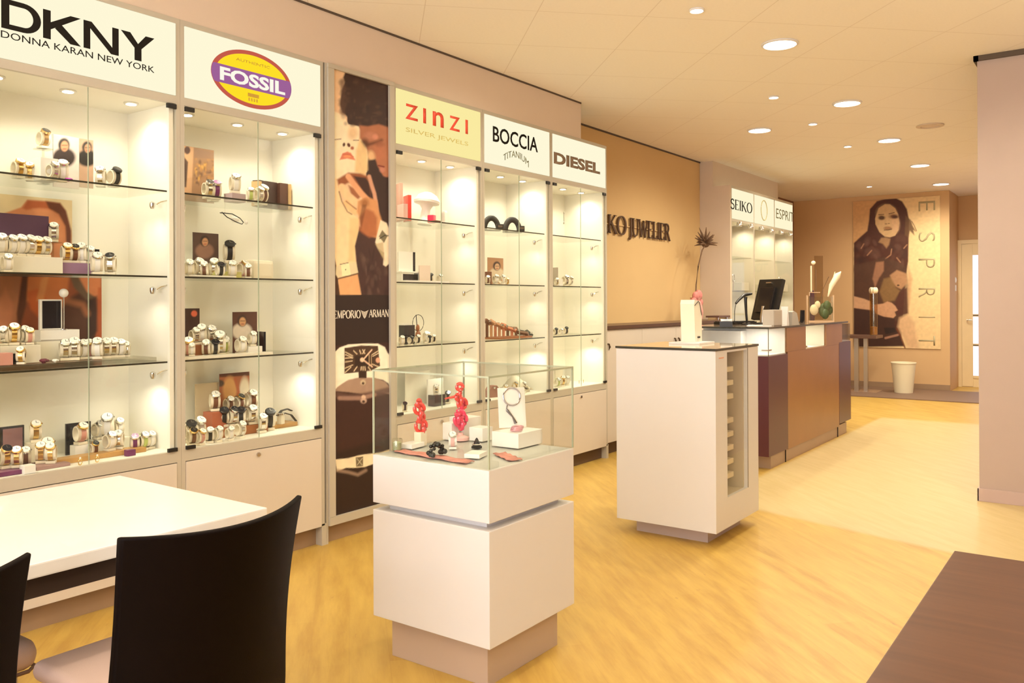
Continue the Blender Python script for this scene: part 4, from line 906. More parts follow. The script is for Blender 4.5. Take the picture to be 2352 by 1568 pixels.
# ============================================================ WHITE PLINTH SHOWCASE (KIOSK)
kx0, kx1, ky0, ky1 = 4.375, 5.035, 1.803, 2.418
kk = empty('white_plinth_cabinet', (kx0, ky0, 0), 0, 'tall white plinth cabinet with glass top and a narrow glazed side window', 'display plinth')
Lk = Matrix.Translation(-kk.location)
MB().box(kx0+.085, kx1-.085, ky0+.085, ky1-.085, 0, .078, M=Lk).build('plinth', mat('grey_pink_plinth', (.56, .46, .44), .4), kk)
wx0, wx1, wz0, wz1 = 4.54, 4.848, .25, 1.065
b = MB()
b.box(kx0, kx0+.02, ky0, ky1, .08, 1.078, M=Lk).box(kx1-.02, kx1, ky0, ky1, .08, 1.078, M=Lk).box(kx0+.02, kx1-.02, ky1-.02, ky1, .08, 1.078, M=Lk).box(kx0+.02, kx1-.02, ky0, ky1-.02, .08, .10, M=Lk)
b.box(kx0+.02, wx0, ky0, ky0+.02, .10, 1.078, M=Lk).box(wx1, kx1-.02, ky0, ky0+.02, .10, 1.078, M=Lk).box(wx0, wx1, ky0, ky0+.02, .10, wz0, M=Lk).box(wx0, wx1, ky0, ky0+.02, wz1, 1.078, M=Lk)
b.build('carcass', W_LAM, kk)
MB().box(wx0-.002, wx0+.018, ky0+.02, ky1-.3, wz0, wz1, M=Lk).box(wx1-.016, wx1+.004, ky0+.02, ky1-.3, wz0, wz1, M=Lk).box(wx0, wx1, ky0+.29, ky0+.31, wz0, wz1, M=Lk).box(wx0, wx1, ky0+.02, ky0+.3, wz0-.016, wz0, M=Lk).box(wx0, wx1, ky0+.02, ky0+.3, wz1, wz1+.01, M=Lk).build('niche_lining', mat('niche_greige', (.60, .50, .36), .5), kk)
for z in (.32, .40, .48, .56, .64, .78, .86, .94):
    MB().box(wx0+.018, wx1-.06, ky0+.06, ky0+.288, z, z+.03, M=Lk, bev=.004).build('jewellery_tray', mat('cream_tray', (.78, .66, .48), .5), kk)
MB().box(wx0, wx1+.006, ky0-.003, ky0+.003, wz0, wz1, M=Lk).build('side_glass', GLASS, kk)
MB().box(wx1+.004, wx1+.009, ky0-.004, ky0+.001, wz0, 1.075, M=Lk).build('door_edge', mat('joint_grey2', (.30, .25, .20), .4), kk)
MB().box(4.42, 4.49, ky0-.0012, ky0, 1.035, 1.041, M=Lk).build('small_red_mark', mat('faded_red_print', (.75, .35, .22), .5), kk)
t_ = MB(); t_.box(kx0-.004, kx1+.004, ky0-.004, ky1+.004, 1.080, 1.092, M=Lk, mi=0); t_.bm.normal_update()
for fc in t_.bm.faces:
    if abs(fc.normal.z) < .5: fc.material_index = 1
t_.build('glass_top', [mat('back_painted_glass', (.62, .50, .34), .08, coat=.4), EDGE_D], kk)
wsx, wsy = at(1595, 782, 'Z', 1.092).x, at(1595, 782, 'Z', 1.092).y
wsx, wsy = 4.84, 2.15
ws = empty('white_card_stand', (wsx, wsy, 1.092), 0, 'tall white ring display column on the white plinth cabinet', 'display stand')
MB().box(-.11, .12, -.10, .10, 0, .012, bev=.002).build('foot_plate', W_LAM, ws)
IV = mat('ivory_gloss', (.84, .80, .66), .25, coat=.3)
MB().prism([(-.045, .012), (.055, .012), (.055, .17), (.02, .262), (-.052, .270), (-.062, .245)], -.045, .045, 'Y').build('column_body', IV, ws)
MB().tube([(-.055, -.047, .235), (.0, -.047, .262), (.02, -.047, .25), (.05, -.047, .175)], .0018, 6).build('thin_chain', BLACK, ws)
MB().box(-.012, .022, -.049, -.044, .036, .046).build('dark_label', BLACK, ws)
# ============================================================ GLASS-TOPPED PEDESTAL
px0, px1, py0, py1 = 2.29, 2.84, 1.763, 2.323
pd = empty('glass_pedestal', (px0, py0, 0), 0, 'white two-tier pedestal showcase with a clear glass box on top, in front', 'display pedestal')
Lp = Matrix.Translation(-pd.location)
MB().box(px0+.05, px1-.05, py0+.048, py1-.05, 0, .158, M=Lp, bev=.002).build('plinth', mat('taupe_plinth', (.50, .38, .29), .35), pd)
MB().box(px0, px1, py0, py1, .158, .563, M=Lp, bev=.003).build('lower_box', W_LAM, pd)
MB().box(px0+.045, px1-.045, py0+.045, py1-.045, .56, .592, M=Lp).build('shadow_joint', W_LAM, pd)
MB().box(px0, px1, py0, py1, .590, .772, M=Lp, bev=.003).build('upper_box', W_LAM, pd)
gh = 1.096
g = MB(); th = .006
for q4 in ((px0, px0+th, py0, py1), (px1-th, px1, py0, py1), (px0+th, px1-th, py0, py0+th), (px0+th, px1-th, py1-th, py1)): g.box(*q4, .776, gh-th, M=Lp, mi=0)
g.box(px0, px1, py0, py1, gh-th, gh, M=Lp, mi=0)
for x, y in ((px0, py0), (px1-.005, py0), (px0, py1-.005), (px1-.005, py1-.005)): g.box(x-.0004, x+.0054, y-.0004, y+.0054, .776, gh-th, M=Lp, mi=1)
e_ = .0045
for q4 in ((px0-.0004, px0+e_, py0, py1), (px1-e_, px1+.0004, py0, py1), (px0, px1, py0-.0004, py0+e_), (px0, px1, py1-e_, py1+.0004)): g.box(*q4, gh-th-.0002, gh+.0002, M=Lp, mi=1)
g.build('glass_box', [GLASS, GLASS_E], pd)
gb = MB(); gb.box(px0, px1, py0, py1, .772, .777, M=Lp); gb.build('glass_base', thin_glass('base_glass', (.98, .99, .96), .03, .2), pd)
# ============================================================ FASHION POSTER ON THE BACK WALL
XB = 13.99
a0 = at(1960, 600, 'X', XB).y; a1 = at(2160, 600, 'X', XB).y; pz0 = at(2060, 799, 'X', XB).z; pz1 = at(2060, 456, 'X', XB).z
pe = empty('fashion_poster', (XB, (a0+a1)/2, pz0), 0, 'large sepia poster of a long-haired woman with vertical lettering on the back wall', 'poster')
p = Print('X', XB-.004, a0, a1, pz0, pz1, 150)
p.bg((254, 220, 165)); p.poly([(1950, 440), (2060, 440), (2060, 500), (1990, 560), (1950, 560)], (232, 180, 122), 8)
HR = (84, 40, 22); HR2 = (62, 30, 20); HL = (140, 92, 66)
p.poly([(1998, 480), (2014, 462), (2035, 456), (2058, 455), (2072, 462), (2083, 480), (2088, 505), (2086, 600), (2080, 640), (2070, 780), (1961, 786), (1961, 558), (1975, 545), (1992, 530), (1996, 505)], HR, 3)
p.poly([(2080, 495), (2092, 505), (2096, 518), (2104, 532), (2098, 528), (2100, 540), (2090, 530), (2086, 545), (2078, 540)], (112, 76, 44), 3, .9); p.line([(2094, 508), (2100, 518), (2105, 530)], 1.5, (110, 70, 40), 1.2)
for q_ in range(60):
    xx = rnd.uniform(1964, 2084); yy = rnd.uniform(545, 620)
    p.ell(xx, yy, rnd.uniform(3, 8), rnd.uniform(4, 11), rnd.choice([HR2, (104, 62, 44), (120, 80, 66), (70, 40, 28)]), 1, .5, rnd.uniform(-60, 60))
# face and neck
p.poly([(2013, 492), (2018, 478), (2032, 469), (2044, 469), (2056, 478), (2063, 492), (2066, 512), (2064, 528), (2056, 541), (2044, 545), (2032, 543), (2020, 533), (2011, 515), (2010, 502)], (232, 192, 140), 2)
p.ell(2036, 490, 20, 18, (236, 196, 142), .8, .6); p.ell(2056, 515, 10, 18, (238, 190, 148), .8, .6)
p.line([(2018, 493), (2030, 492)], 1.6, (74, 44, 24), 1.2); p.ell(2025, 500, 7.5, 5, (96, 62, 34), .7); p.line([(2042, 491), (2054, 488)], 1.8, (96, 56, 32), 1.5); p.ell(2053, 497, 10, 5, (130, 82, 48), .9); p.ell(2056, 498, 6, 3, (84, 46, 26), .9)
p.line([(2033, 514), (2037, 514)], 1.5, (130, 90, 56), 1.2); p.line([(2040, 513), (2043, 513)], 1.5, (110, 70, 44), 1.2); p.ell(2039, 524, 9, 4, (178, 128, 84), .6); p.line([(2031, 528), (2040, 528), (2048, 526)], 1.8, (96, 62, 34), 1.2)
p.poly([(2024, 546), (2034, 545), (2045, 548), (2042, 562), (2036, 570), (2028, 560), (2018, 556)], (184, 140, 96), 4, .9)
for l in ([(1992, 586), (2002, 575)], [(2048, 572), (2046, 585), (2034, 594)], [(2076, 570), (2083, 562)], [(1978, 570), (1984, 560)], [(2060, 592), (2068, 602)]): p.line(l, 2.2, (206, 150, 112), 2.2, .8)
# body
p.poly([(1961, 610), (2000, 600), (2030, 590), (2060, 600), (2080, 612), (2088, 660), (2086, 720), (2080, 725), (2066, 740), (1961, 700)], (92, 60, 40), 5, .7)
p.poly([(2012, 602), (2030, 600), (2030, 622), (2018, 640), (2010, 660), (2004, 640)], (176, 124, 92), 4, .9)
p.poly([(2044, 632), (2060, 620), (2082, 628), (2084, 650), (2070, 664), (2058, 658), (2048, 648)], (200, 150, 108), 4, .9); p.ell(2063, 655, 3, 2, (90, 60, 30), .6)
p.poly([(2030, 640), (2046, 636), (2058, 660), (2068, 668), (2055, 690), (2030, 695), (2020, 670)], (150, 112, 66), 5, .9)
p.poly([(2066, 670), (2084, 660), (2086, 720), (2062, 724), (2054, 700)], (90, 44, 30), 3, .9)
p.poly([(1961, 680), (1985, 686), (2000, 692), (2002, 712), (1985, 710), (1961, 707)], (222, 172, 132), 2.5); p.poly([(2004, 700), (2028, 697), (2038, 692), (2048, 695), (2056, 702), (2062, 712), (2055, 716), (2058, 724), (2052, 730), (2030, 727), (2012, 722)], (222, 168, 128), 2.5)
p.poly([(1961, 708), (1985, 712), (2004, 716), (2030, 728), (2055, 732), (2056, 752), (2066, 768), (2078, 795), (1961, 797)], (70, 38, 26), 3); p.poly([(2066, 730), (2085, 722), (2100, 740), (2110, 800), (2088, 800), (2074, 775), (2062, 750)], (238, 194, 148), 8)
p.line([(2060, 755), (2070, 775), (2079, 800)], 3, (128, 66, 34), 2.5); p.poly([(2086, 610), (2096, 640), (2090, 690), (2086, 720), (2084, 650)], (222, 176, 130), 6, .8)
p.poly([(2030, 752), (2055, 752), (2057, 762), (2034, 768)], (44, 22, 16), 2); p.line([(2034, 776), (2062, 769)], 5, (180, 130, 104), 2)
p.noise(.15, 4)
o = p.build('poster_print', PRINTM, pe, .80, .006); o.matrix_parent_inverse = Matrix.Translation(-pe.location)
PG = mat('poster_grey_gold_ink', (.46, .38, .22), .5)
Me = Matrix.Translation(-pe.location) @ onX(XB-.005)
for ch, yc in (('E', 473), ('S', 544), ('P', 604), ('R', 672), ('I', 728), ('T', 782)):
    z = at(2130, yc, 'X', XB).z; ym = at(2129, yc, 'X', XB).y; hu = (at(2110, yc, 'X', XB).y-at(2148, yc, 'X', XB).y)/2; hv = (at(2129, yc-11, 'X', XB).z-at(2129, yc+11, 'X', XB).z)/2
    R90 = Matrix.Translation((-ym, z, 0)) @ Matrix.Rotation(-PI/2, 4, 'Z')
    letters('poster_letter', ch, -hv if ch != 'I' else -.008, hv if ch != 'I' else .008, -hu, hu, Me @ R90, PG, pe, -.01, .001)
# ============================================================ PEDESTAL TABLE AT THE BACK, BIN
X = 13.25
sd = empty('lectern_table', (X, 3.13, 0), 0, 'dark topped stand on twin steel posts in front of the fashion poster', 'stand')
MB().box(-.22, .22, -.22, .24, 0, .018, bev=.003).build('base_plate', mat('polished_base', (.40, .27, .20), .2, .4), sd)
MB().box(-.03, .03, .075, .135, .018, .80).build('post', STEEL, sd); MB().box(-.03, .03, -.055, .0, .018, .80).build('post', STEEL, sd)
MB().box(-.22, .22, -.22, .26, .80, .845, bev=.003).build('top_board', mat('dark_top_board', (.13, .065, .045), .4), sd)
vs = empty('bottle_vase', (X-.05, 2.98, .845), 0, 'tall glass tube vase with a white flower on the dark stand', 'vase')
MB().lathe([(.055, 0), (.055, .62), (.050, .62), (.050, .02)], n=18, cap=False).build('glass_tube', thin_glass('amber_tube', (.90, .80, .62), .10, .5), vs, True)
MB().lathe([(.05, .01), (.05, .12), (.02, .13)], n=16).build('gravel', mat('ochre_gravel', (.42, .24, .08), .8, var=.4, vscale=40), vs, True)
MB().tube([(.0, 0, .1), (.01, 0, .62)], .008, 6).build('flower_stem', LEAF, vs)
q = MB()
for k in range(7):
    a_ = k*2*PI/7; q.ball((.035*math.cos(a_), .035*math.sin(a_), .66), .045, (1, .7, 1.1), 8)
q.ball((0, 0, .66), .035); q.build('blossom', PET, vs, True)
bn = empty('waste_bin', (13.32, 2.60, .012), 0, 'white tapered waste bin against the back wall', 'bin')
MB().lathe([(.125, 0), (.165, .42), (.172, .425), (.172, .44), (.158, .44), (.118, .012)], n=28, cap=False).lathe([(.124, .001), (.124, .012)], n=28).build('bin_body', mat('cream_bin', (.84, .76, .56), .45), bn, True)
MB().tube([(.168*math.cos(k*PI/14), .168*math.sin(k*PI/14), .437) for k in range(28)], .006, 6, closed=True).build('rim', MATS['cream_bin'], bn, True)
gv.scale = (.85, .85, 1.0)
# ============================================================ THINGS IN THE CABINETS
SILV = mat('polished_silver', (.70, .68, .64), .15, 1); GOLDM = mat('polished_gold', (.75, .52, .20), .2, 1)
BRN = mat('brown_strap', (.16, .06, .025), .5); BLKS = mat('black_strap', (.02, .018, .016), .45); WHS = mat('white_strap', (.82, .78, .72), .35)
VIO = mat('violet_plastic', (.16, .03, .11), .3); GREEN = mat('lime_strap', (.45, .52, .14), .4); ROSE = mat('rose_strap', (.62, .30, .24), .4)
CREAMP = mat('cream_cuff', (.80, .72, .56), .4); CLEARP = thin_glass('clear_acrylic', (.93, .93, .88), .08, .45)
DIALW = mat('white_dial', (.86, .84, .78), .2, coat=.6); DIALB = mat('black_dial', (.015, .015, .02), .12, coat=.6); DIALV = mat('violet_dial', (.25, .08, .22), .2, coat=.6)
ACRY = mat('opal_acrylic', (.80, .76, .64), .25, coat=.3); PEARL = mat('pearl_white', (.86, .83, .78), .3)
WOODT = mat('ochre_wood_tray', (.50, .28, .09), .4, var=.2, vscale=20); RUST = mat('rust_wood', (.34, .12, .04), .45, var=.25, vscale=20)
HOT = mat('hot_pink_gloss', (.80, .03, .10), .25, coat=.4); REDP = mat('coral_red_gloss', (.78, .06, .045), .25, coat=.4); PINK = mat('pale_pink_card', (.82, .50, .46), .5)
def band(mb, loop, x0, x1, th, mi=None):
    n0 = len(mb.bm.faces)
    if mi is not None: mb.mi = mi
    n = len(loop); cy_ = sum(p[0] for p in loop)/n; cz_ = sum(p[1] for p in loop)/n; R = []
    for y, z in loop:
        l = math.hypot(y-cy_, z-cz_); k = (l-th)/l
        yi, zi = cy_+(y-cy_)*k, cz_+(z-cz_)*k
        R.append([mb.bm.verts.new(q) for q in ((x0, y, z), (x1, y, z), (x1, yi, zi), (x0, yi, zi))])
    for a, b in zip(R, R[1:]+R[:1]):
        for k in range(4): mb.bm.faces.new([a[k], a[(k+1) % 4], b[(k+1) % 4], b[k]])
    mb._q(n0)
def make_watch(strap, case, dial, stand=CREAMP, big=1.0):
    r = empty('wrist_watch')
    s = MB(); s.box(-.017, .017, -.018, .018, 0, .010, bev=.002)
    loop = [(.0225*math.cos(a), .040+.028*math.sin(a)) for a in [2*PI*k/18 for k in range(18)]]; band(s, loop, -.0185, .0185, .004)
    s.build('cuff_stand', stand, r, True)
    b = MB(); loop = [(.026*math.cos(a), .041+.0315*math.sin(a)) for a in [2*PI*k/22 for k in range(22)]]; band(b, loop, -.0085*big, .0085*big, .0028)
    b.build('strap', strap, r, True)
    M_ = Matrix.Translation((0, -.017, .0665)) @ Matrix.Rotation(math.radians(38), 4, 'X')
    c = MB().lathe([(.015*big, -.002), (.0185*big, 0), (.0185*big, .006), (.016*big, .008)], M_, 18); c.box(.0175*big, .021*big, -.002, .002, .001, .005, M=M_)
    co = c.build('case', case, r, True)
    d = MB().lathe([(.0155*big, .0079), (.0155*big, .0088)], M_, 18)
    d.build('dial', dial, co)
    h = MB().box(-.0007, .0007, 0, .011*big, .0088, .0093, M=M_).box(0, .008*big, -.0007, .0007, .0088, .0093, M=M_)
    h.build('hands', DIALB if dial is DIALW else SILV, co)
    return r
PROTO = {}
KIND = {'silver': (SILV, SILV, DIALW), 'silverb': (SILV, SILV, DIALB), 'gold': (GOLDM, GOLDM, DIALW), 'goldb': (GOLDM, GOLDM, DIALB), 'white': (WHS, SILV, DIALW), 'black': (BLKS, SILV, DIALW), 'blackb': (BLKS, BLACK, DIALB),
        'brown': (BRN, SILV, DIALW), 'brownb': (BRN, GOLDM, DIALB), 'violet': (VIO, SILV, DIALV), 'green': (GREEN, SILV, DIALW), 'rose': (ROSE, GOLDM, DIALW)}
WORDS = {'silver': 'silver watch with white dial', 'silverb': 'silver watch with black dial', 'gold': 'gold watch with white dial', 'goldb': 'gold watch with dark dial', 'white': 'white-strapped watch', 'black': 'black-strapped watch with white dial', 'blackb': 'all-black watch',
         'brown': 'brown-strapped watch', 'brownb': 'brown and gold watch', 'violet': 'violet watch', 'green': 'lime green watch', 'rose': 'rose-strapped watch'}
CABN = {1: 'leftmost cabinet', 2: 'oval-emblem cabinet', 3: 'yellow-sign cabinet', 4: 'fourth cabinet of the row', 5: 'farthest cabinet of the row'}
LEV = {0: 'top shelf', 1: 'middle shelf', 2: 'lowest glass shelf', 3: 'cabinet floor'}
ZL = (SH[0]+.0006, SH[1]+.0006, SH[2]+.0006, BOT+.0006)
ORDN = ['leftmost', 'second', 'third', 'fourth', 'fifth', 'sixth', 'seventh', 'eighth', 'ninth', 'tenth', 'eleventh', 'twelfth', 'thirteenth', 'fourteenth', 'fifteenth', 'sixteenth', 'seventeenth', 'eighteenth', 'nineteenth', 'twentieth']
def pos(px, Y, z): v = at(px, 600, 'Y', Y); return Vector((v.x, Y, z))
def watches(cab, lev, items):
    """items: (px, Y, kind, lift above the shelf, scale)"""
    for i, it in enumerate(sorted(items, key=lambda t: t[0])):
        px, Y, kind = it[:3]; lift = it[3] if len(it) > 3 else 0; s = it[4] if len(it) > 4 else 1
        o_ = ORDN[i]+(' watch' if i == 0 else '')
        lab = '%s, %s from the left, %s, %s' % (WORDS[kind], ORDN[i] if i else 'first', LEV[lev], CABN[cab])
        p_ = pos(px, Y, ZL[lev]+lift); rz = rnd.uniform(-.75, .25); grp = 'watches on the %s, %s' % (LEV[lev], CABN[cab])
        if kind not in PROTO:
            w_ = make_watch(*KIND[kind]); PROTO[kind] = w_; w_.location = p_; w_.rotation_euler = (0, 0, rz); w_.scale = (s,)*3; tag(w_, lab, 'watch', grp)
        else: dup(PROTO[kind], p_, rz, lab, grp, s)
def block(px, Y, z, w_, d, h, m, name, label, cat, rz=0, bev=.002):
    p_ = pos(px, Y, z); M_ = Matrix.Rotation(rz, 4, 'Z'); o = MB().box(-w_/2, w_/2, -d/2, d/2, 0, h, M=M_, bev=bev).build(name, m); o.location = p_; return tag(o, label, cat)
def card(x0, x1, y0, y1, Y, paint, name, label, z=None, ptop=None):
    a = pos(x0, Y, 0).x; b = pos(x1, Y, 0).x; zt_ = at((x0+x1)/2, y0, 'Y', Y).z; zb_ = z if z is not None else at((x0+x1)/2, y1, 'Y', Y).z
    p_ = Print('Y', Y, a, b, zb_, zt_, 260); paint(p_); o = p_.build(name, PRINTM, None, .85, .005); return tag(o, label, 'card' if 'card' in name else 'picture')
def portrait(cx, cy, s, bg, hair=(60, 34, 24), skin=(222, 170, 128), top=(40, 28, 26)):
    def f(p_):
        p_.bg(bg); p_.ell(cx, cy+1.9*s, 1.9*s, 1.6*s, top, .3); p_.ell(cx, cy-.15*s, .95*s, 1.15*s, hair, .3); p_.ell(cx+.1*s, cy+.05*s, .62*s, .85*s, skin, .3)
        p_.line([(cx-.3*s, cy-.1*s), (cx+.05*s, cy-.1*s)], .16*s, hair, .15*s, .8); p_.line([(cx+.2*s, cy-.1*s), (cx+.5*s, cy-.1*s)], .16*s, hair, .15*s, .8); p_.line([(cx-.1*s, cy+.5*s), (cx+.3*s, cy+.5*s)], .2*s, (170, 80, 66), .2*s)
        p_.noise(.1, 4)
    return f
# ---------------- cabinet 1 (leftmost)
block(103, 3.80, ZL[0], .075, .09, .098, PEARL, 'display_block', 'white upright block among watches, top shelf, leftmost cabinet', 'display block')
card(123, 182, 312, 385, 3.93, portrait(147, 335, 14, (236, 216, 206), (40, 28, 24), (226, 160, 118), (48, 30, 26)), 'photo_card', 'photo card of a person in white cap, top shelf, leftmost cabinet', ZL[0])
card(183, 215, 320, 412, 3.86, portrait(200, 340, 12, (206, 168, 140), (36, 22, 18), (196, 146, 110), (24, 16, 14)), 'photo_card', 'narrow photo card of a person in black, top shelf, leftmost cabinet', ZL[0])
t_ = empty('clear_riser', pos(100, 3.90, ZL[0]), 0, 'tall clear acrylic riser lifting one gold watch, top shelf, leftmost cabinet', 'riser')
MB().box(-.03, .03, -.03, .03, .155, .16).box(-.02, .02, -.02, .02, 0, .004).box(-.004, .004, -.004, .004, .004, .155).build('riser_body', CLEARP, t_)
watches(1, 0, [(42, 3.80, 'gold', 0, 1.05), (70, 3.84, 'gold'), (100, 3.90, 'goldb', .16, 1.1), (121, 3.74, 'silver', 0, 1.0), (143, 3.76, 'white', 0, 1.2), (232, 3.78, 'silver', 0, 1.15), (263, 3.74, 'blackb', 0, 1.15)])
fl = MB()
def rosette(m, name, px, Y, z, s, label, cat='flower ornament'):
    q = MB()
    for k in range(9):
        a_ = k*2.4; r_ = .3+.08*k; q.ball((s*r_*math.cos(a_)*.8, s*r_*math.sin(a_)*.8, s*(.55-.03*k)), s*.42, (1, 1, .6), 8)
    q.ball((0, 0, s*.3), s*.5, seg=8); o = q.build(name, m, smooth=True); o.location = pos(px, Y, z); return tag(o, label, cat)
rosette(mat('violet_petals', (.40, .03, .35), .4), 'flower_ornament', 158, 3.70, ZL[0], .018, 'small bright violet flower ornament, top shelf, leftmost cabinet')
def bigprint_top(p_):
    p_.bg((232, 208, 164)); p_.poly([(48, 476), (62, 459), (100, 462), (138, 466), (150, 482), (158, 510), (164, 540), (164, 660), (-20, 660), (-20, 500)], (212, 134, 88), 4)
    p_.poly([(52, 478), (64, 459), (105, 462), (125, 466), (118, 482), (90, 478), (60, 482)], (176, 88, 46), 6); p_.poly([(105, 462), (138, 466), (152, 484), (164, 530), (162, 600), (154, 585), (150, 520), (135, 492), (112, 478)], (104, 48, 26), 5)
    p_.poly([(75, 480), (110, 480), (132, 500), (146, 530), (150, 600), (95, 600), (88, 500)], (222, 146, 100), 8, .8); p_.noise(.1, 6)
card(-12, 166, 452, 628, 3.985, bigprint_top, 'wall_picture', 'orange-brown close-up picture of a face behind watches, middle shelf, leftmost cabinet', ZL[1])
def bigprint_low(p_):
    p_.bg((150, 76, 44)); p_.poly([(-20, 630), (50, 630), (30, 820), (-20, 830)], (186, 120, 86), 8); p_.poly([(12, 660), (30, 700), (20, 820), (0, 830), (-5, 700)], (206, 132, 96), 8)
    p_.poly([(60, 632), (160, 630), (150, 700), (120, 720), (90, 700), (60, 690)], (212, 122, 66), 8); p_.poly([(60, 670), (95, 660), (110, 690), (90, 730), (70, 710)], (208, 100, 46), 8, .9); p_.poly([(95, 640), (112, 632), (100, 690), (84, 690)], (230, 156, 90), 6, .8)
    p_.poly([(52, 632), (64, 632), (60, 700), (44, 760), (38, 720)], (92, 48, 28), 6); p_.poly([(150, 690), (200, 660), (232, 720), (232, 830), (150, 830), (120, 760), (140, 720)], (82, 42, 28), 10)
    p_.poly([(160, 632), (200, 640), (232, 680), (200, 690), (170, 660)], (110, 84, 62), 6); p_.poly([(178, 632), (232, 632), (232, 690), (200, 670)], (222, 134, 84), 6, .9); p_.poly([(225, 660), (238, 660), (236, 830), (215, 830), (220, 760)], (190, 92, 48), 5, .8)
    p_.poly([(200, 690), (222, 680), (224, 760), (200, 790)], (52, 26, 20), 8, .9); p_.line([(150, 690), (190, 700), (200, 720)], 14, (176, 108, 70), 10, .7); p_.noise(.12, 6)
card(-12, 233, 636, 830, 3.985, bigprint_low, 'wall_picture', 'large orange-brown close-up picture of hands, lowest glass shelf, leftmost cabinet', ZL[2])
o = block(38, 3.93, ZL[1], .27, .012, .265, mat('deep_purple_card', (.075, .028, .065), .5), 'purple_panel', 'dark purple backing panel behind the watch row, middle shelf, leftmost cabinet', 'panel')
R1 = .072
block(50, 3.80, ZL[1], .30, .09, R1, ACRY, 'display_riser', 'long white riser carrying a row of watches, middle shelf, leftmost cabinet', 'riser')
block(170, 3.82, ZL[1], .155, .08, .052, mat('lilac_riser', (.30, .17, .28), .4), 'display_riser', 'lilac riser right of the long white one, middle shelf, leftmost cabinet', 'riser')
t_ = empty('clear_riser', pos(121, 3.93, ZL[1]), 0, 'tall clear acrylic riser lifting one silver watch, middle shelf, leftmost cabinet', 'riser')
MB().box(-.03, .03, -.03, .03, .145, .15).box(-.02, .02, -.02, .02, 0, .004).box(-.004, .004, -.004, .004, .004, .145).build('riser_body', CLEARP, t_)
watches(1, 1, [(2, 3.79, 'white', R1, 1.15), (24, 3.79, 'white', R1, 1.1), (44, 3.79, 'white', R1, 1.15), (64, 3.79, 'silver', R1, 1.15), (84, 3.79, 'gold', R1, 1.1), (102, 3.79, 'silver', R1, 1.1), (122, 3.79, 'white', R1, 1.2) if False else (123, 3.93, 'silver', .15, 1.1),
    (16, 3.71, 'white', 0, .95), (152, 3.82, 'gold', .053, 1.1), (170, 3.82, 'brownb', .053, 1.05), (188, 3.82, 'white', .053, 1.15), (204, 3.83, 'white', .053, 1.0), (222, 3.74, 'white', 0, 1.25), (254, 3.74, 'silverb', 0, 1.25)])
block(213, 3.90, ZL[1], .05, .03, .125, DIALB, 'display_block', 'dark upright block behind the white watch pair, middle shelf, leftmost cabinet', 'display block')
# lower shelf: long clear tray with boxes
block(150, 3.76, ZL[2], .74, .20, .022, CLEARP, 'acrylic_tray', 'long clear acrylic tray, lowest glass shelf, leftmost cabinet', 'tray')
TB = .0232
block(36, 3.78, ZL[2]+TB, .16, .09, .075, ACRY, 'display_box', 'cream display box at the left end of the clear tray, leftmost cabinet', 'box')
block(108, 3.86, ZL[2]+TB, .13, .08, .085, ACRY, 'display_box', 'cream display box under the small white drawer, leftmost cabinet', 'box')
db = empty('white_drawer_box', pos(128, 3.86, ZL[2]+TB+.0855), 0, 'small white box with thin dark base line under the black tablet, leftmost cabinet', 'box')
MB().box(-.085, .085, -.04, .04, 0, .048, bev=.002).build('box_shell', PEARL, db); MB().box(-.083, .083, -.041, -.039, .002, .006).build('base_line', GREY, db)
tt = empty('framed_tablet', pos(115, 3.87, ZL[2]+TB+.134), 0, 'black upright tablet in a pale frame, lowest glass shelf, leftmost cabinet', 'frame')
MB().box(-.048, .048, -.008, .008, 0, .135, bev=.002).build('pale_frame', PEARL, tt); MB().box(-.038, .042, -.0095, -.007, .006, .128).build('black_face', DIALB, tt)
bs = empty('glint_ball_rod', pos(146, 3.83, ZL[2]+TB+.134), 0, 'thin rod with a white ball standing in for a glint, lowest glass shelf, leftmost cabinet', 'ornament')
MB().tube([(0, 0, .002), (0, 0, .15)], .0025, 8).lathe([(.014, 0), (.014, .003)]).build('rod', CHROME, bs); MB().ball((0, 0, .163), .020).build('glint_ball', PEARL, bs, True)  # the white ball stands in for a specular reflection
block(8, 3.70, ZL[2]+TB, .05, .05, .05, ROSE, 'display_box', 'small rose box at the very left of the tray, leftmost cabinet', 'box')
block(40, 3.71, ZL[2]+TB, .05, .03, .045, DIALB, 'display_box', 'small black box before the cream box, lowest glass shelf, leftmost cabinet', 'box')
watches(1, 2, [(10, 3.78, 'silver', TB+.076), (30, 3.78, 'gold', TB+.076, 1.15), (52, 3.79, 'silver', TB+.076), (66, 3.77, 'rose', TB+.076, .9), (84, 3.75, 'silver', TB, 1.1) if False else (48, 3.69, 'gold', TB, .9), (148, 3.77, 'silver', TB, 1.15), (170, 3.76, 'silver', TB, 1.25), (188, 3.78, 'white', TB, 1.1), (206, 3.79, 'rose', TB, 1.1), (224, 3.74, 'white', TB, 1.2), (242, 3.76, 'silver', TB, 1.15), (258, 3.77, 'silver', TB, 1.15), (275, 3.77, 'white', TB, 1.05), (290, 3.78, 'silver', TB, .9)])
rosette(mat('plum_petals', (.15, .02, .04), .45), 'flower_ornament', 100, 3.70, ZL[2]+TB, .022, 'dark plum flower ornament on the clear tray, leftmost cabinet')
rosette(PEARL, 'flower_ornament', 126, 3.70, ZL[2]+TB, .016, 'white flower ornament beside the plum one, leftmost cabinet')
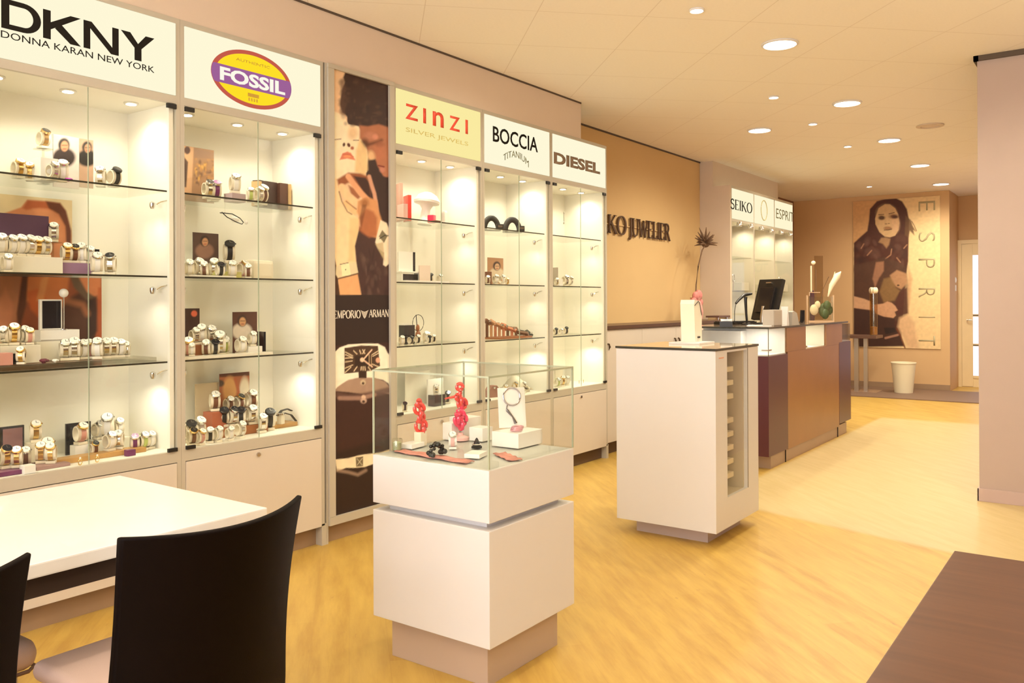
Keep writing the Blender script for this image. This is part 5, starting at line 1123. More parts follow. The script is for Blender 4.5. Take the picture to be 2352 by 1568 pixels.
# floor of cabinet 1
fb = empty('dark_framed_panel', pos(25, 3.93, ZL[3]), 0, 'small dark framed panel at the left, cabinet floor, leftmost cabinet', 'frame')
MB().box(-.05, .05, -.008, .008, 0, .165, bev=.002).build('dark_frame', DIALB, fb); MB().box(-.038, .042, -.0095, -.007, .012, .155).build('panel_face', mat('dusky_panel', (.22, .11, .11), .5), fb)
block(22, 3.72, ZL[3], .13, .12, .018, VIO, 'violet_tray', 'violet tray corner carrying gold watches, cabinet floor, leftmost cabinet', 'tray')
block(105, 3.74, ZL[3], .14, .13, .014, mat('mauve_tray', (.36, .22, .20), .5), 'mauve_tray', 'mauve tray under gold watches, cabinet floor, leftmost cabinet', 'tray')
block(62, 3.66, ZL[3], .045, .045, .034, PEARL, 'display_block', 'small white block at the front, cabinet floor, leftmost cabinet', 'display block')
block(80, 3.90, ZL[3], .06, .06, .085, CREAMP, 'display_block', 'cream block under the tall gold watch, cabinet floor, leftmost cabinet', 'display block')
block(178, 3.94, ZL[3], .115, .012, .145, DIALB, 'black_card', 'black upright card behind a bust stand, cabinet floor, leftmost cabinet', 'card')
block(225, 3.76, ZL[3], .42, .07, .022, WOODT, 'wooden_tray', 'long ochre wooden tray, cabinet floor, leftmost cabinet', 'tray')
block(183, 3.85, ZL[3], .07, .05, .055, PEARL, 'display_block', 'white base block under the gold-cased watch, cabinet floor, leftmost cabinet', 'display block')
block(246, 3.90, ZL[3], .17, .09, .06, ACRY, 'display_riser', 'stepped cream riser under the pile of white watches, leftmost cabinet', 'riser')
block(297, 3.69, ZL[3], .04, .03, .028, VIO, 'violet_box', 'small violet box at the wooden tray tip, leftmost cabinet', 'box')
watches(1, 3, [(10, 3.74, 'goldb', .019, 1.2), (38, 3.72, 'gold', .019, 1.1), (58, 3.80, 'brown', 0, 1.1), (80, 3.90, 'gold', .086, 1.2), (92, 3.76, 'gold', .015, 1.15), (108, 3.82, 'gold', 0, 1.4), (116, 3.72, 'gold', .015, 1.1), (184, 3.85, 'rose', .056, 1.25), (218, 3.88, 'violet', 0, .9) if False else (214, 3.80, 'brownb', 0, .9), (224, 3.90, 'white', .061, 1.1), (246, 3.88, 'white', .061, 1.5), (270, 3.91, 'white', .061, 1.1), (250, 3.77, 'white', .0225, 1.1), (272, 3.78, 'silver', .0225, 1.1), (308, 3.78, 'violet', 0, 1.05), (326, 3.78, 'green', 0, 1.1), (342, 3.79, 'white', 0, 1.05)])
def ringstand(px, Y, z, label, rx=.5):
    r = empty('finger_ring', pos(px, Y, z), rx, label, 'ring')
    MB().tube([(.013*math.cos(k*PI/8), 0, .0145+.013*math.sin(k*PI/8)) for k in range(16)], .0022, 6, closed=True).build('band', GOLDM, r, True); MB().ball((0, 0, .031), .0045, seg=8).build('stone', DIALW, r, True); return r
ringstand(183, 3.645, ZL[3], 'gold finger ring standing at the front edge, left of two, leftmost cabinet'); ringstand(222, 3.65, ZL[3], 'gold finger ring standing at the front edge, right of two, leftmost cabinet')
# ---------------- cabinet 2
def city(p_):
    p_.bg((150, 110, 76)); p_.poly([(420, 335), (445, 338), (440, 445), (420, 445)], (196, 150, 110), 3); p_.ell(430, 345, 7, 9, (70, 40, 28), .4); p_.poly([(423, 360), (432, 372), (428, 430), (420, 430)], (70, 44, 30), 3)
    for k in range(60): p_.ell(rnd.uniform(447, 495), rnd.uniform(362, 425), rnd.uniform(1.5, 4), rnd.uniform(2, 6), rnd.choice([(214, 160, 70), (120, 84, 56), (176, 124, 66), (96, 66, 44)]), .8, .7)
    p_.poly([(446, 340), (500, 352), (500, 366), (446, 362)], (140, 104, 78), 3)
card(424, 492, 340, 440, 3.93, city, 'photo_card', 'golden skyline photo card standing at the left, top shelf, oval-emblem cabinet', ZL[0])
block(540, 3.80, ZL[0], .085, .07, .045, mat('mauve_block', (.50, .38, .40), .5), 'display_block', 'mauve-fronted block with a white watch pillow, top shelf, oval-emblem cabinet', 'display block')
wb = empty('brown_leather_case', pos(618, 3.88, ZL[0]), .1, 'open brown leather watch case with tan edges, top shelf, oval-emblem cabinet', 'case')
MB().box(-.10, -.03, -.01, .04, 0, .145, M=Matrix.Rotation(.25, 4, 'Z'), bev=.003).box(-.03, .06, -.005, .02, 0, .150, bev=.003).build('case_body', mat('dark_leather', (.045, .018, .012), .5), wb)
MB().box(.06, .115, -.02, .03, 0, .148, M=Matrix.Rotation(-.15, 4, 'Z'), bev=.003).build('side_flap', mat('dark_leather2', (.09, .035, .02), .5), wb); MB().box(.116, .13, -.03, .03, 0, .145, M=Matrix.Rotation(-.15, 4, 'Z')).box(-.125, -.102, -.02, .03, 0, .135, M=Matrix.Rotation(.25, 4, 'Z')).build('tan_edge', mat('tan_leather', (.55, .36, .16), .5), wb)
watches(2, 0, [(478, 3.78, 'silverb', 0, 1.2), (497, 3.77, 'violet', 0, 1.2), (490, 3.86, 'white', .0, 1.35), (540, 3.80, 'white', .046, 1.3), (576, 3.72, 'green', 0, .95), (594, 3.74, 'silver', 0, 1.1), (600, 3.80, 'brown', 0, 1.4)])
nl = empty('necklace_collar', at(532, 503, 'Y', 3.86), 0, 'thin dark wire necklace hanging under the top shelf, oval-emblem cabinet', 'necklace')
MB().tube([(-.075, -.02, .03), (-.05, -.03, .005), (.0, -.04, -.018), (.05, -.02, -.025), (.075, .0, -.012), (.075, .03, .012), (.04, .05, .034), (.0, .06, .036), (-.03, .06, .035)], .0026, 7).build('wire', DIALB, nl, True)
MB().ball((.082, -.015, -.012), .012, (1, .6, 1), 8).ball((.02, .0, .0), .02, (1.4, .5, .8), 8).build('clear_pendant', PEARL, nl, True)
MB().tube([(0, .06, .036), (0, .06, at(532, 445, 'Y', 3.86).z-at(532, 503, 'Y', 3.86).z-.01)], .0006, 5).build('hanging_thread', CLEARP, nl)
card(443, 502, 535, 598, 3.92, portrait(470, 555, 11, (84, 58, 48), (50, 30, 24), (206, 150, 108), (150, 110, 90)), 'photo_card', 'dark photo card of a standing couple, middle shelf, oval-emblem cabinet', ZL[1])
block(590, 3.86, ZL[1], .16, .10, .105, CREAMP, 'watch_pillow_box', 'pale cream cushion box at the right, middle shelf, oval-emblem cabinet', 'box', .2, .02)
block(520, 3.80, ZL[1], .13, .08, .034, mat('lime_card', (.62, .60, .22), .5), 'lime_box', 'yellow-green flat box among watches, middle shelf, oval-emblem cabinet', 'box')
block(480, 3.68, ZL[1], .26, .06, .008, ACRY, 'flat_tray', 'flat cream tray at the front, middle shelf, oval-emblem cabinet', 'tray')
block(525, 3.90, ZL[1], .07, .06, .085, GREY, 'display_block', 'grey block under the striped black watch, middle shelf, oval-emblem cabinet', 'display block')
watches(2, 1, [(434, 3.76, 'white', 0, 1.1), (452, 3.80, 'silver', 0, 1.25), (470, 3.74, 'brown', 0, 1.0), (492, 3.84, 'silver', 0, 1.3), (505, 3.74, 'blackb', 0, 1.0), (526, 3.90, 'blackb', .086, 1.5), (532, 3.76, 'white', .0, 1.15), (556, 3.78, 'rose', 0, 1.2), (570, 3.74, 'brown', 0, .95)])
card(424, 458, 708, 776, 3.93, lambda p_: (p_.bg((64, 34, 24)), p_.ell(446, 720, 7, 7, (232, 110, 76), .3)), 'photo_card', 'black card with an orange dot at the left, lowest glass shelf, oval-emblem cabinet', ZL[2])
card(534, 590, 716, 796, 3.92, portrait(556, 738, 12, (96, 52, 36), (70, 40, 28), (228, 172, 120), (236, 220, 200)), 'photo_card', 'brown photo card of a face and shoulder, lowest glass shelf, oval-emblem cabinet', ZL[2])
block(600, 3.86, ZL[2], .012, .09, .115, DIALB, 'leaning_black_card', 'thin black card seen nearly edge-on, lowest glass shelf, oval-emblem cabinet', 'card', -.25)
block(466, 3.84, ZL[2], .16, .08, .060, RUST, 'rust_riser', 'rust-brown riser under the watch group, lowest glass shelf, oval-emblem cabinet', 'riser')
block(520, 3.68, ZL[2], .52, .07, .014, ACRY, 'flat_tray', 'long flat cream tray along the front, lowest glass shelf, oval-emblem cabinet', 'tray')
block(578, 3.80, ZL[2], .09, .06, .040, PEARL, 'display_block', 'white block before the portrait card, lowest glass shelf, oval-emblem cabinet', 'display block')
watches(2, 2, [(432, 3.76, 'rose', 0, 1.3), (446, 3.84, 'silver', .061, 1.1), (462, 3.84, 'white', .061, 1.3), (482, 3.85, 'silver', .061, 1.2), (474, 3.77, 'brown', 0, 1.1), (492, 3.77, 'blackb', 0, 1.1), (503, 3.80, 'silver', .0, 1.6), (514, 3.86, 'green', 0, 1.2), (440, 3.685, 'white', .0145, .8), (552, 3.78, 'white', 0, 1.2), (578, 3.80, 'white', .041, 1.0)])
def bigcard(p_):
    p_.bg((184, 108, 66)); p_.poly([(500, 850), (570, 850), (575, 862), (505, 866)], (96, 50, 34), 3); p_.ell(528, 895, 16, 30, (234, 176, 108), .4); p_.ell(562, 900, 12, 34, (250, 236, 206), .4); p_.ell(505, 880, 10, 8, (90, 70, 56), .5); p_.line([(540, 870), (548, 900), (540, 930)], 6, (196, 104, 60), 4)
card(503, 572, 856, 960, 3.95, bigcard, 'photo_card', 'orange and white photo card above the wooden blocks, cabinet floor, oval-emblem cabinet', ZL[3])
block(478, 3.97, ZL[3], .16, .010, .27, mat('beige_card', (.66, .54, .36), .5), 'beige_panel', 'tall beige backing panel at the left, cabinet floor, oval-emblem cabinet', 'panel')
block(535, 3.84, ZL[3], .34, .14, .045, RUST, 'wooden_slab', 'rust-brown wooden slab under the watch pile, cabinet floor, oval-emblem cabinet', 'display block')
block(492, 3.86, ZL[3]+.0455, .085, .08, .085, mat('terracotta_block', (.42, .12, .06), .5), 'terracotta_block', 'dark red cube on the wooden slab, cabinet floor, oval-emblem cabinet', 'display block')
block(545, 3.90, ZL[3]+.0455, .20, .08, .06, RUST, 'wooden_slab', 'smaller brown upper slab behind the red cube, cabinet floor, oval-emblem cabinet', 'display block')
block(640, 3.86, ZL[3], .17, .11, .022, WOODT, 'wooden_tray', 'ochre wooden tray at the right, cabinet floor, oval-emblem cabinet', 'tray')
Z1 = .0465
watches(2, 3, [(433, 3.80, 'blackb', 0, 1.4), (452, 3.82, 'silver', 0, 1.5), (440, 3.70, 'brownb', 0, 1.1), (458, 3.68, 'rose', 0, 1.0), (480, 3.70, 'black', 0, 1.0), (498, 3.69, 'white', 0, 1.0), (492, 3.86, 'brown', Z1+.086, 1.3), (512, 3.84, 'blackb', Z1, 1.3), (532, 3.82, 'silverb', Z1, 1.3), (524, 3.91, 'brown', Z1+.061, 1.1), (546, 3.90, 'brownb', Z1+.061, 1.2), (552, 3.80, 'blackb', Z1, 1.25), (575, 3.90, 'brown', Z1+.061, 1.4), (576, 3.80, 'silver', Z1, 1.3), (550, 3.70, 'silver', 0, 1.1), (592, 3.95, 'silverb', .09, 1.3) if False else (598, 3.76, 'silver', 0, 1.3), (526, 3.68, 'white', 0, .9), (616, 3.80, 'blackb', 0, 1.5)])
bb = empty('black_strap_bracelet', pos(648, 3.82, ZL[3]+.0225), .3, 'long black strap watch arched over the wooden tray, oval-emblem cabinet', 'watch')
MB().tube([(-.05, 0, .05), (-.01, 0, .072), (.045, 0, .075), (.085, 0, .06)], .011, 8, flat=.35).tube([(-.02, -.03, .06), (.03, -.035, .045), (.07, -.04, .006)], .010, 8, flat=.35).build('strap', BLKS, bb, True); MB().lathe([(.022, 0), (.022, .009), (.018, .011)], Matrix.Translation((-.035, -.01, .052)), 16).build('case', SILV, bb, True); MB().box(-.04, -.01, -.02, .01, 0, .052, bev=.002).build('block', CREAMP, bb)
# ---------------- cabinet 3
for i, (px, w_, h, m, rz, lab) in enumerate(((917, .022, .25, mat('dusty_rose_card', (.55, .30, .24), .5), -.5, 'tall dusty rose standing card at the left, top shelf, yellow-sign cabinet'), (936, .024, .17, REDP, -.5, 'red standing card beside the rose one, top shelf, yellow-sign cabinet'), (925, .03, .10, PINK, -.4, 'low pale pink card in front, top shelf, yellow-sign cabinet'))):
    block(px, 3.86-.05*i, ZL[0], w_, .10, h, m, 'standing_card', lab, 'card', rz)
hb = empty('white_hat_bust', pos(975, 3.88, ZL[0]), -.2, 'glowing white dome-shaped bust on a stem, top shelf, yellow-sign cabinet', 'display bust')
MB().lathe([(.05, 0), (.05, .01), (.035, .03), (.03, .11), (.05, .14), (.088, .150), (.092, .165), (.065, .205), (.03, .225), (.005, .23)], Matrix.Rotation(math.radians(8), 4, 'Y'), 22).build('bust_body', PEARL, hb, True)
block(992, 3.76, ZL[0], .045, .045, .055, HOT, 'pink_ring_box', 'hot pink ring box beneath the white dome, top shelf, yellow-sign cabinet', 'box', .3, .008)
block(1020, 3.84, ZL[0], .045, .04, .11, PEARL, 'white_pillow', 'upright white pillow at the centre door joint, top shelf, yellow-sign cabinet', 'display block', .2, .018)
block(1002, 3.70, ZL[0], .05, .04, .012, BRN, 'brown_box_lid', 'flat dark brown lid before the pink box, yellow-sign cabinet', 'box')
fw = empty('framed_white_panel', pos(932, 3.88, ZL[1]), -.1, 'white display panel with a dark right edge, middle shelf, yellow-sign cabinet', 'frame')
MB().box(-.07, .055, -.01, .01, .078, .21, bev=.002).build('white_panel', PEARL, fw); MB().box(.055, .085, .0, .012, .078, .21).build('dark_edge', DIALB, fw); MB().box(-.08, .10, -.05, .02, .068, .078, bev=.002).box(-.075, -.065, -.045, .015, 0, .068).box(.085, .095, -.045, .015, 0, .068).build('bench_frame', PEARL, fw); MB().box(-.06, .08, -.03, .01, .0, .06).build('dark_inner_box', DIALB, fw)
block(975, 3.80, ZL[1], .085, .012, .12, mat('blush_card', (.74, .60, .50), .5), 'blush_card', 'blush pink leaning card, middle shelf, yellow-sign cabinet', 'card', -.3)
block(975, 3.70, ZL[1], .42, .07, .012, PEARL, 'flat_white_tray', 'flat white tray along the front, middle shelf, yellow-sign cabinet', 'tray')
block(934, 3.79, ZL[2], .10, .05, .125, DIALB, 'black_box', 'black square display box, lowest glass shelf, yellow-sign cabinet', 'box')
rw = empty('wire_ring_sculpture', pos(960, 3.84, ZL[2]), 0, 'dark wire ring sculpture with a small figure, lowest glass shelf, yellow-sign cabinet', 'ornament')
MB().tube([(.0+.055*math.cos(a), 0, .135+.055*math.sin(a)) for a in [k*PI/12 for k in range(24)]], .0022, 6, closed=True).tube([(0, 0, .02), (-.01, 0, .08), (-.02, 0, .19)], .003, 6).build('wire_ring', DIALB, rw, True); MB().ball((-.005, 0, .10), .016, (1, .7, 1.6), 8).ball((-.002, 0, .045), .022, (1, .8, 1.9), 8).build('figure', RUST, rw, True)
block(928, 3.88, ZL[2], .05, .05, .135, PEARL, 'display_block', 'white block behind the black box, lowest glass shelf, yellow-sign cabinet', 'display block')
watches(3, 2, [(922, 3.69, 'white', 0, .8), (942, 3.70, 'blackb', 0, .75), (958, 3.72, 'black', 0, .8), (978, 3.78, 'white', 0, 1.0), (985, 3.70, 'blackb', 0, .7), (995, 3.78, 'black', 0, .7)])
watches(3, 1, [(1010, 3.80, 'white', 0, .8), (988, 3.86, 'blackb', 0, .9)])
block(958, 3.92, ZL[3], .24, .012, .23, mat('ivory_card', (.84, .78, .66), .5), 'ivory_panel', 'ivory backing panel, cabinet floor, yellow-sign cabinet', 'panel')
block(998, 3.86, ZL[3], .16, .012, .17, PEARL, 'white_card', 'white standing card behind the black cube, cabinet floor, yellow-sign cabinet', 'card')
block(1002, 3.76, ZL[3], .11, .06, .075, DIALB, 'black_box', 'black box with a silver watch, cabinet floor, yellow-sign cabinet', 'box')
watches(3, 3, [(928, 3.72, 'blackb', 0, .8), (1000, 3.76, 'silver', .076, .9), (1026, 3.78, 'blackb', 0, 1.1), (1050, 3.76, 'rose', 0, .9), (1072, 3.76, 'silverb', 0, 1.0)])
# ---------------- cabinet 4
def arch_bracelet(px, Y, z, label, s=1):
    r = empty('black_arch_bracelet', pos(px, Y, z), -.5, label, 'watch', 'arched black bracelets')
    q = MB(); L_ = [(s*.058*math.cos(a), s*(.012+.085*math.sin(a))) for a in [PI*k/12 for k in range(13)]]
    q.tube([(u_, 0, v_) for u_, v_ in L_], .022*s, 10, flat=.55, up=(0, 1, 0)); q.build('strap', BLKS, r, True)
    MB().box(.028*s, .085*s, -.034*s, -.020*s, .012*s, .052*s, bev=.004).build('case', BLACK, r); MB().box(.038*s, .076*s, -.036*s, -.033*s, .026*s, .042*s).build('silver_plate', SILV, r); MB().box(-.07*s, .07*s, -.02*s, .02*s, 0, .010*s).build('foot', BLACK, r); return r
arch_bracelet(1129, 3.82, ZL[0], 'arched black bracelet with silver plate, left of two, top shelf, fourth cabinet'); arch_bracelet(1177, 3.80, ZL[0], 'arched black bracelet with silver plate, right of two, top shelf, fourth cabinet', 1.05)
card(1120, 1156, 592, 636, 3.86, portrait(1141, 612, 9, (190, 140, 100), (54, 28, 18), (226, 180, 140), (230, 210, 180)), 'photo_card', 'photo card of a dark-haired person, middle shelf, fourth cabinet', ZL[1])
block(1121, 3.78, ZL[1], .05, .02, .095, BRN, 'brown_card', 'dark brown leaning card at the left post, middle shelf, fourth cabinet', 'card', -.6)
watches(4, 1, [(1120, 3.72, 'brown', 0, .8), (1138, 3.76, 'white', 0, .95), (1152, 3.76, 'white', 0, .95), (1164, 3.80, 'gold', 0, .7)])
sb = block(1166, 3.76, ZL[2], .42, .16, .014, RUST, 'slate_tray', 'dark reddish tray under the leather pieces, lowest glass shelf, fourth cabinet', 'tray')
leafm = [BRN, mat('taupe_leather', (.25, .14, .08), .6), mat('tan_leather2', (.50, .26, .13), .5), mat('dark_green_leather', (.06, .06, .035), .5), mat('coral_leather', (.62, .25, .13), .5)]
names = ['dark brown', 'taupe', 'tan', 'dark green', 'coral']
for i in range(11):
    px = 1118+i*9.5; h = max(.02, .125-.011*i); mi_ = (i*2+i//3) % 5
    o = MB().box(-.035, .035, -.022, .022, -.009, .009, M=Matrix.Rotation(.5+.3*math.sin(i*2.1), 4, 'Y') @ Matrix.Rotation(i*.9, 4, 'Z'), bev=.006).box(-.008, .008, -.008, .008, -h+.01, -.004).build('leather_bracelet', leafm[mi_], smooth=True)
    o.location = pos(px, 3.74+.03*(i % 3), ZL[2]+.0145+h-.008)
    tag(o, '%s leather bracelet, %s from the left of the pile, fourth cabinet' % (names[mi_], ORDN[i] if i else 'first'), 'bracelet', 'leather bracelets on the dark tray')
    d = MB().box(-.012, .012, -.006, .006, 0, .012, M=Matrix.Translation((0, -.026, 0))).build('clasp', SILV, o)
cf = empty('cream_cloth', pos(1182, 3.82, ZL[3]), 0, 'cream cloth drape with a peak, cabinet floor, fourth cabinet', 'cloth')
q = MB(); N_ = 18; vv = [[q.bm.verts.new((-.12+.24*i/N_, -.09+.18*j/8, .02+.10*math.exp(-((i-9)/4)**2)*(.5+.5*math.cos((j-4)*.5))+.008*math.sin(i*1.7+j))) for j in range(9)] for i in range(N_+1)]
for i in range(N_):
    for j in range(8): q.bm.faces.new([vv[i][j], vv[i+1][j], vv[i+1][j+1], vv[i][j+1]])
o = q.build('drape', CREAMP, cf, True); sd_ = o.modifiers.new('s', 'SOLIDIFY'); sd_.thickness = .006
MB().box(-.10, .10, -.07, .07, 0, .02).build('cloth_base', CREAMP, cf)
hbag = empty('brown_handbag', pos(1130, 3.76, ZL[3]), -.3, 'small brown jewellery pouch with a silver clasp, cabinet floor, fourth cabinet', 'pouch')
MB().prism([(-.05, 0), (.06, 0), (.05, .05), (.02, .085), (-.02, .085), (-.05, .05)], -.03, .03, 'Y').build('pouch_body', mat('mauve_brown_leather', (.32, .16, .12), .5), hbag); MB().ball((-.005, -.033, .07), .010, seg=8).build('clasp', SILV, hbag, True)
block(1185, 3.74, ZL[3], .14, .08, .02, ACRY, 'flat_tray', 'flat cream tray, cabinet floor, fourth cabinet', 'tray')
watches(4, 3, [(1160, 3.80, 'rose', 0, .9), (1180, 3.74, 'goldb', .021, .9), (1200, 3.75, 'brown', .021, .8), (1232, 3.80, 'silver', 0, .9)])
# ---------------- cabinet 5
hp = empty('hanging_pendant', at(1295, 498, 'Y', 3.84), 0, 'thin silver pendant hanging by a thread, top shelf, farthest cabinet of the row', 'pendant')
zt5 = at(1295, 498, 'Y', 3.84).z
MB().tube([(0, 0, .03), (0, 0, -.045)], .003, 6).ball((0, 0, .034), .007, seg=8).ball((0, 0, -.05), .009, (1, .5, 1.4), 8).build('pendant_body', SILV, hp, True); MB().tube([(0, 0, .036), (0, 0, 2.298-zt5)], .0006, 5).build('hanging_thread', CLEARP, hp)
block(1274, 3.80, ZL[1], .015, .07, .155, mat('grey_brown_card', (.36, .30, .24), .5), 'standing_card', 'grey standing card at the left post, middle shelf, farthest cabinet', 'card', -.3)
block(1284, 3.72, ZL[1], .05, .04, .060, PEARL, 'display_block', 'white block beside the silver watches, middle shelf, farthest cabinet', 'display block')
watches(5, 1, [(1278, 3.68, 'silver', 0, .8), (1298, 3.76, 'silver', 0, 1.2), (1308, 3.78, 'silver', 0, 1.1)])
watches(5, 2, [(1275, 3.72, 'blackb', 0, .8), (1287, 3.73, 'white', 0, .7), (1299, 3.74, 'blackb', 0, .85)])
watches(5, 3, [(1278, 3.74, 'green', 0, 1.0), (1290, 3.76, 'gold', 0, 1.1), (1300, 3.78, 'white', 0, 1.0)])
block(1282, 3.90, ZL[3], .12, .012, .14, CREAMP, 'cream_card', 'cream standing card at the left, cabinet floor, farthest cabinet', 'card')
ringstand(1329, 3.76, ZL[3], 'silver and gold ring on the cabinet floor, left of two, farthest cabinet'); ringstand(1339, 3.76, ZL[3], 'silver and gold ring on the cabinet floor, right of two, farthest cabinet')
# ============================================================ THINGS IN THE FRONT PEDESTAL
PZ = .7775
def pp_(px, py, m=.035):
    v = at(px, py, 'Z', PZ); return Vector((min(max(v.x, px0+m), px1-m), min(max(v.y, py0+m), py1-m), PZ))
def tagged(o, lab, cat): return tag(o, lab, cat)
def loops(mb, c, r, t, axis_a, n=20, sq=1.0):
    mb.tube([(c[0]+r*math.cos(a)*math.cos(axis_a), c[1]+r*math.cos(a)*math.sin(axis_a), c[2]+r*sq*math.sin(a)) for a in [2*PI*k/n for k in range(n)]], t, 8, closed=True)
v = pp_(962, 1022)
s1 = empty('red_bangle_tower', v, 0, 'coral red interlocked bangles on a beige block, left in the glass pedestal', 'bangles')
MB().box(-.018, .018, -.018, .018, 0, .055, bev=.003).build('beige_block', CREAMP, s1)
q = MB()
for k, (dx, z, r) in enumerate(((-.006, .148, .020), (.002, .128, .022), (.006, .110, .018), (.004, .078, .024), (.014, .066, .020), (-.008, .17, .014))): loops(q, (dx, 0, z), r, .0075, [-.5, .8, .1, -.3, .9, .3][k])
q.build('bangles', REDP, s1, True)
MB().tube([(0, 0, .055), (0, 0, .16)], .004, 8).build('rod', CLEARP, s1)
v = pp_(1058, 1010)
s2 = empty('pink_bangle_tower', v, 0, 'tall tower of red and hot pink bangles in the middle of the glass pedestal', 'bangles')
MB().lathe([(.035, 0), (.035, .012), (.012, .02), (.010, .03)], n=20).build('pink_foot', PINK, s2, True)
MB().tube([(0, 0, .02), (0, 0, .21)], .004, 8).build('rod', CLEARP, s2)
q = MB()
for k, (dx, z, r) in enumerate(((-.004, .222, .013), (-.002, .195, .016), (-.016, .180, .012), (.0, .165, .020), (.012, .150, .020))): loops(q, (dx, 0, z), r, .0075, [-.6, .6, 0, .9, -.4][k])
q.tube([(0, 0, .19), (-.03, .01, .182), (-.075, .02, .178)], [.008, .006, .003], 8)
q.build('red_bangles', REDP, s2, True)
q = MB()
for k, (dx, z, r) in enumerate(((.0, .085, .026), (-.012, .092, .018), (.014, .082, .018), (.002, .065, .020), (-.002, .108, .016), (.014, .143, .016))): loops(q, (dx, 0, z), r, .0085, [-.5, .7, .0, 1.1, -.9, .4][k])
q.build('pink_bangles', HOT, s2, True)
MB().tube([(.016*math.cos(k*PI/8)+.005, 0, .125+.018*math.sin(k*PI/8)) for k in range(16)], .0025, 6, closed=True).build('white_ring', SILV, s2, True)
def pblock(px, py, w_, d, h, m, name, lab, cat, z=PZ, rz=0, bev=.002, dy=0):
    v = pp_(px, py); o = MB().box(-w_/2, w_/2, -d/2, d/2, 0, h, M=Matrix.Rotation(rz, 4, 'Z'), bev=bev).build(name, m); o.location = (v.x, v.y+dy, z); return tag(o, lab, cat)
pblock(1065, 992, .10, .09, .085, PEARL, 'white_cube', 'large white cube behind the bangle tower in the glass pedestal', 'box', rz=-.1)
pblock(1003, 1004, .05, .05, .070, PEARL, 'white_cube', 'smaller white cube left of the large one in the glass pedestal', 'box')
pblock(1105, 1010, .07, .07, .055, PEARL, 'white_cube', 'low white cube under dark ring pyramids in the glass pedestal', 'box')
rb = pblock(1205, 1022, .17, .13, .058, PEARL, 'white_riser_box', 'white riser box under the necklace card in the glass pedestal', 'box', dy=.035)
rv = rb.location.copy()
nc = empty('necklace_card', (rv.x+.03, rv.y+.045, PZ+.0585), -.65, 'white card with a round necklace and long pendant in the glass pedestal', 'necklace card')
Rn = Matrix.Rotation(math.radians(-9), 4, 'X')
MB().box(-.058, .058, -.003, .003, .002, .165, M=Rn, bev=.001).build('card', PEARL, nc)
q = MB(); q.tube([(.036*math.cos(a), -.006, .128+.036*math.sin(a)) for a in [k*PI/14 for k in range(28)]], .0035, 6, closed=True)
for v_ in q.bm.verts: v_.co = Rn @ v_.co
q.build('round_necklace', mat('beaded_silver', (.45, .42, .44), .3, .7), nc, True)
q = MB(); q.tube([(-.02, -.006, .098), (-.025, -.006, .08), (-.022, -.006, .072), (.0, -.006, .045), (.012, -.006, .018)], [.0015, .0015, .006, .003, .007], 6)
for v_ in q.bm.verts: v_.co = Rn @ v_.co
q.build('long_pendant', mat('dark_pewter', (.14, .12, .11), .3, .8), nc, True)
o = MB()
for k in range(3): o.tube([(.026*math.cos(a)+.004*k, .019*math.sin(a), .006+.005*k) for a in [j*PI/9 for j in range(18)]], .0042, 6, closed=True)
o = o.build('pink_silver_bracelet', mat('rose_bead', (.62, .33, .38), .3, .4), smooth=True); o.location = (rv.x-.035, rv.y-.02, PZ+.059); tag(o, 'pink and silver bracelet on the white riser box in the pedestal', 'bracelet')
v = pp_(1003, 1050)
o = MB()
for k in range(16):
    a_ = -.4+k*.26; o.ball((.034*math.cos(a_), .0+.012*math.sin(k*2.1), .010+.034*max(0, math.sin(a_))), .0085+.002*math.sin(k), seg=8)
o = o.build('beaded_bracelet', mat('black_pearls', (.03, .028, .022), .2, .3, var=.9, vscale=60), smooth=True); o.location = (v.x, v.y, PZ+.0045); tag(o, 'black and copper beaded bracelet arched at the front of the pedestal', 'bracelet')
v = pp_(985, 1040)
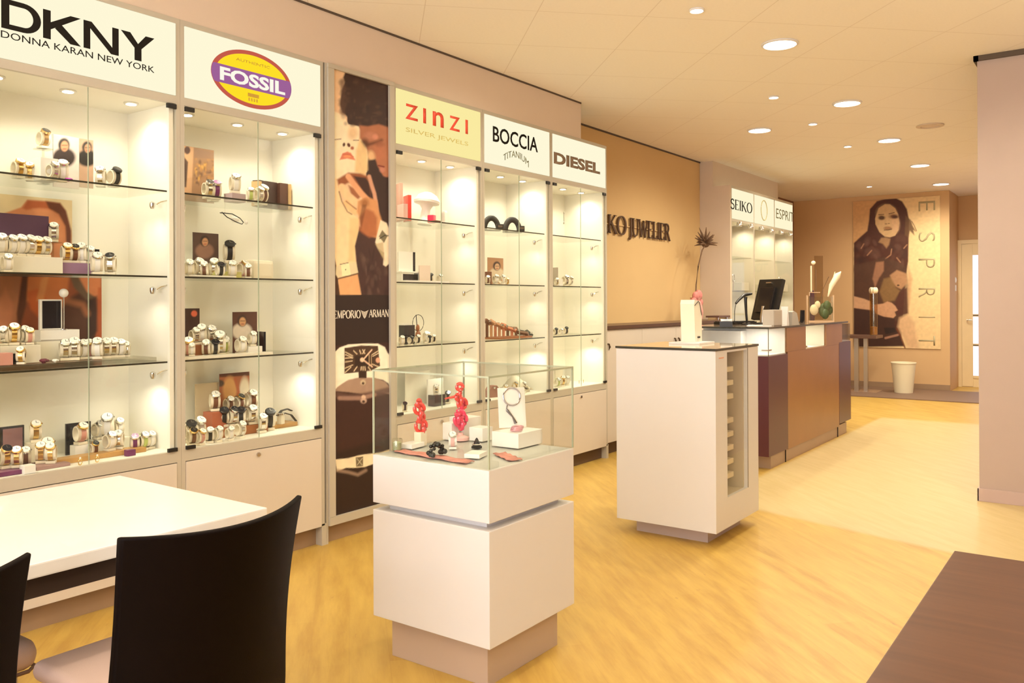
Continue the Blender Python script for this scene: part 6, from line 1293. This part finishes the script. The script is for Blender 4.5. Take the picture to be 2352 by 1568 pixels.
for px, py, z, lab in ((1095, 1028, .0, 'black pyramid ring holder at the front of the pedestal showcase'),):
    v = pp_(px, py); o = MB().lathe([(.022, 0), (.022, .006), (.016, .010), (.014, .014), (.006, .034), (.001, .040)], n=10).build('ring_pyramid', BLACKG); o.location = (v.x, v.y, PZ+z); tag(o, lab, 'ring holder'); MB().tube([(.016*math.cos(k*PI/8), .016*math.sin(k*PI/8), .014) for k in range(16)], .003, 6, closed=True).build('silver_ring', SILV, o, True)
v = pp_(1040, 1030)
pw = make_watch(PINK, SILV, DIALW, PEARL); pw.location = (v.x, v.y, PZ); pw.rotation_euler = (0, 0, -.9); pw.scale = (.85,)*3; tag(pw, 'pale pink strapped watch before the bangle tower in the pedestal', 'watch')
pblock(1093, 1048, .085, .06, .016, PEARL, 'flat_white_box', 'flat white box near the front corner inside the pedestal', 'box', rz=.3)
pblock(928, 1024, .085, .06, .018, PEARL, 'flat_white_box', 'flat white box near the left corner inside the pedestal', 'box', rz=.1)
jr = empty('green_jar', pp_(872, 1028), 0, 'small clear jar with pale green filling at the left back corner', 'jar')
MB().lathe([(.02, 0), (.021, .04), (.019, .045)], n=16).build('jar_glass', CLEARP, jr, True); MB().lathe([(.016, .002), (.017, .03), (.01, .034)], n=12).build('jar_filling', mat('pale_green_fill', (.45, .48, .28), .6), jr, True)
CL = mat('red_grey_cloth', (.62, .25, .20), .8, var=.7, vscale=18)
for (a, b, c_, d_), lab in (((905, 1037, 1060, 1066), 'red and grey patterned cloth strip along the left front glass'), ((1132, 1042, 1170, 1058), 'small red cloth strip before the white riser box')):
    va = pp_(a, b); vb = pp_(c_, d_); dr_ = (vb-va); L2 = dr_.length; an = math.atan2(dr_.y, dr_.x)
    q = MB(); M_ = Matrix.Translation(va) @ Matrix.Rotation(an, 4, 'Z'); n_ = 16
    vv = [[q.bm.verts.new(M_ @ Vector((L2*i/n_, .052*j/4, .003+.002*math.sin(i*1.3+j*2)))) for j in range(5)] for i in range(n_+1)]
    for i in range(n_):
        for j in range(4): q.bm.faces.new([vv[i][j], vv[i+1][j], vv[i+1][j+1], vv[i][j+1]])
    o = q.build('patterned_cloth', CL, smooth=True); m__ = o.modifiers.new('s', 'SOLIDIFY'); m__.thickness = .003; tag(o, lab, 'cloth')
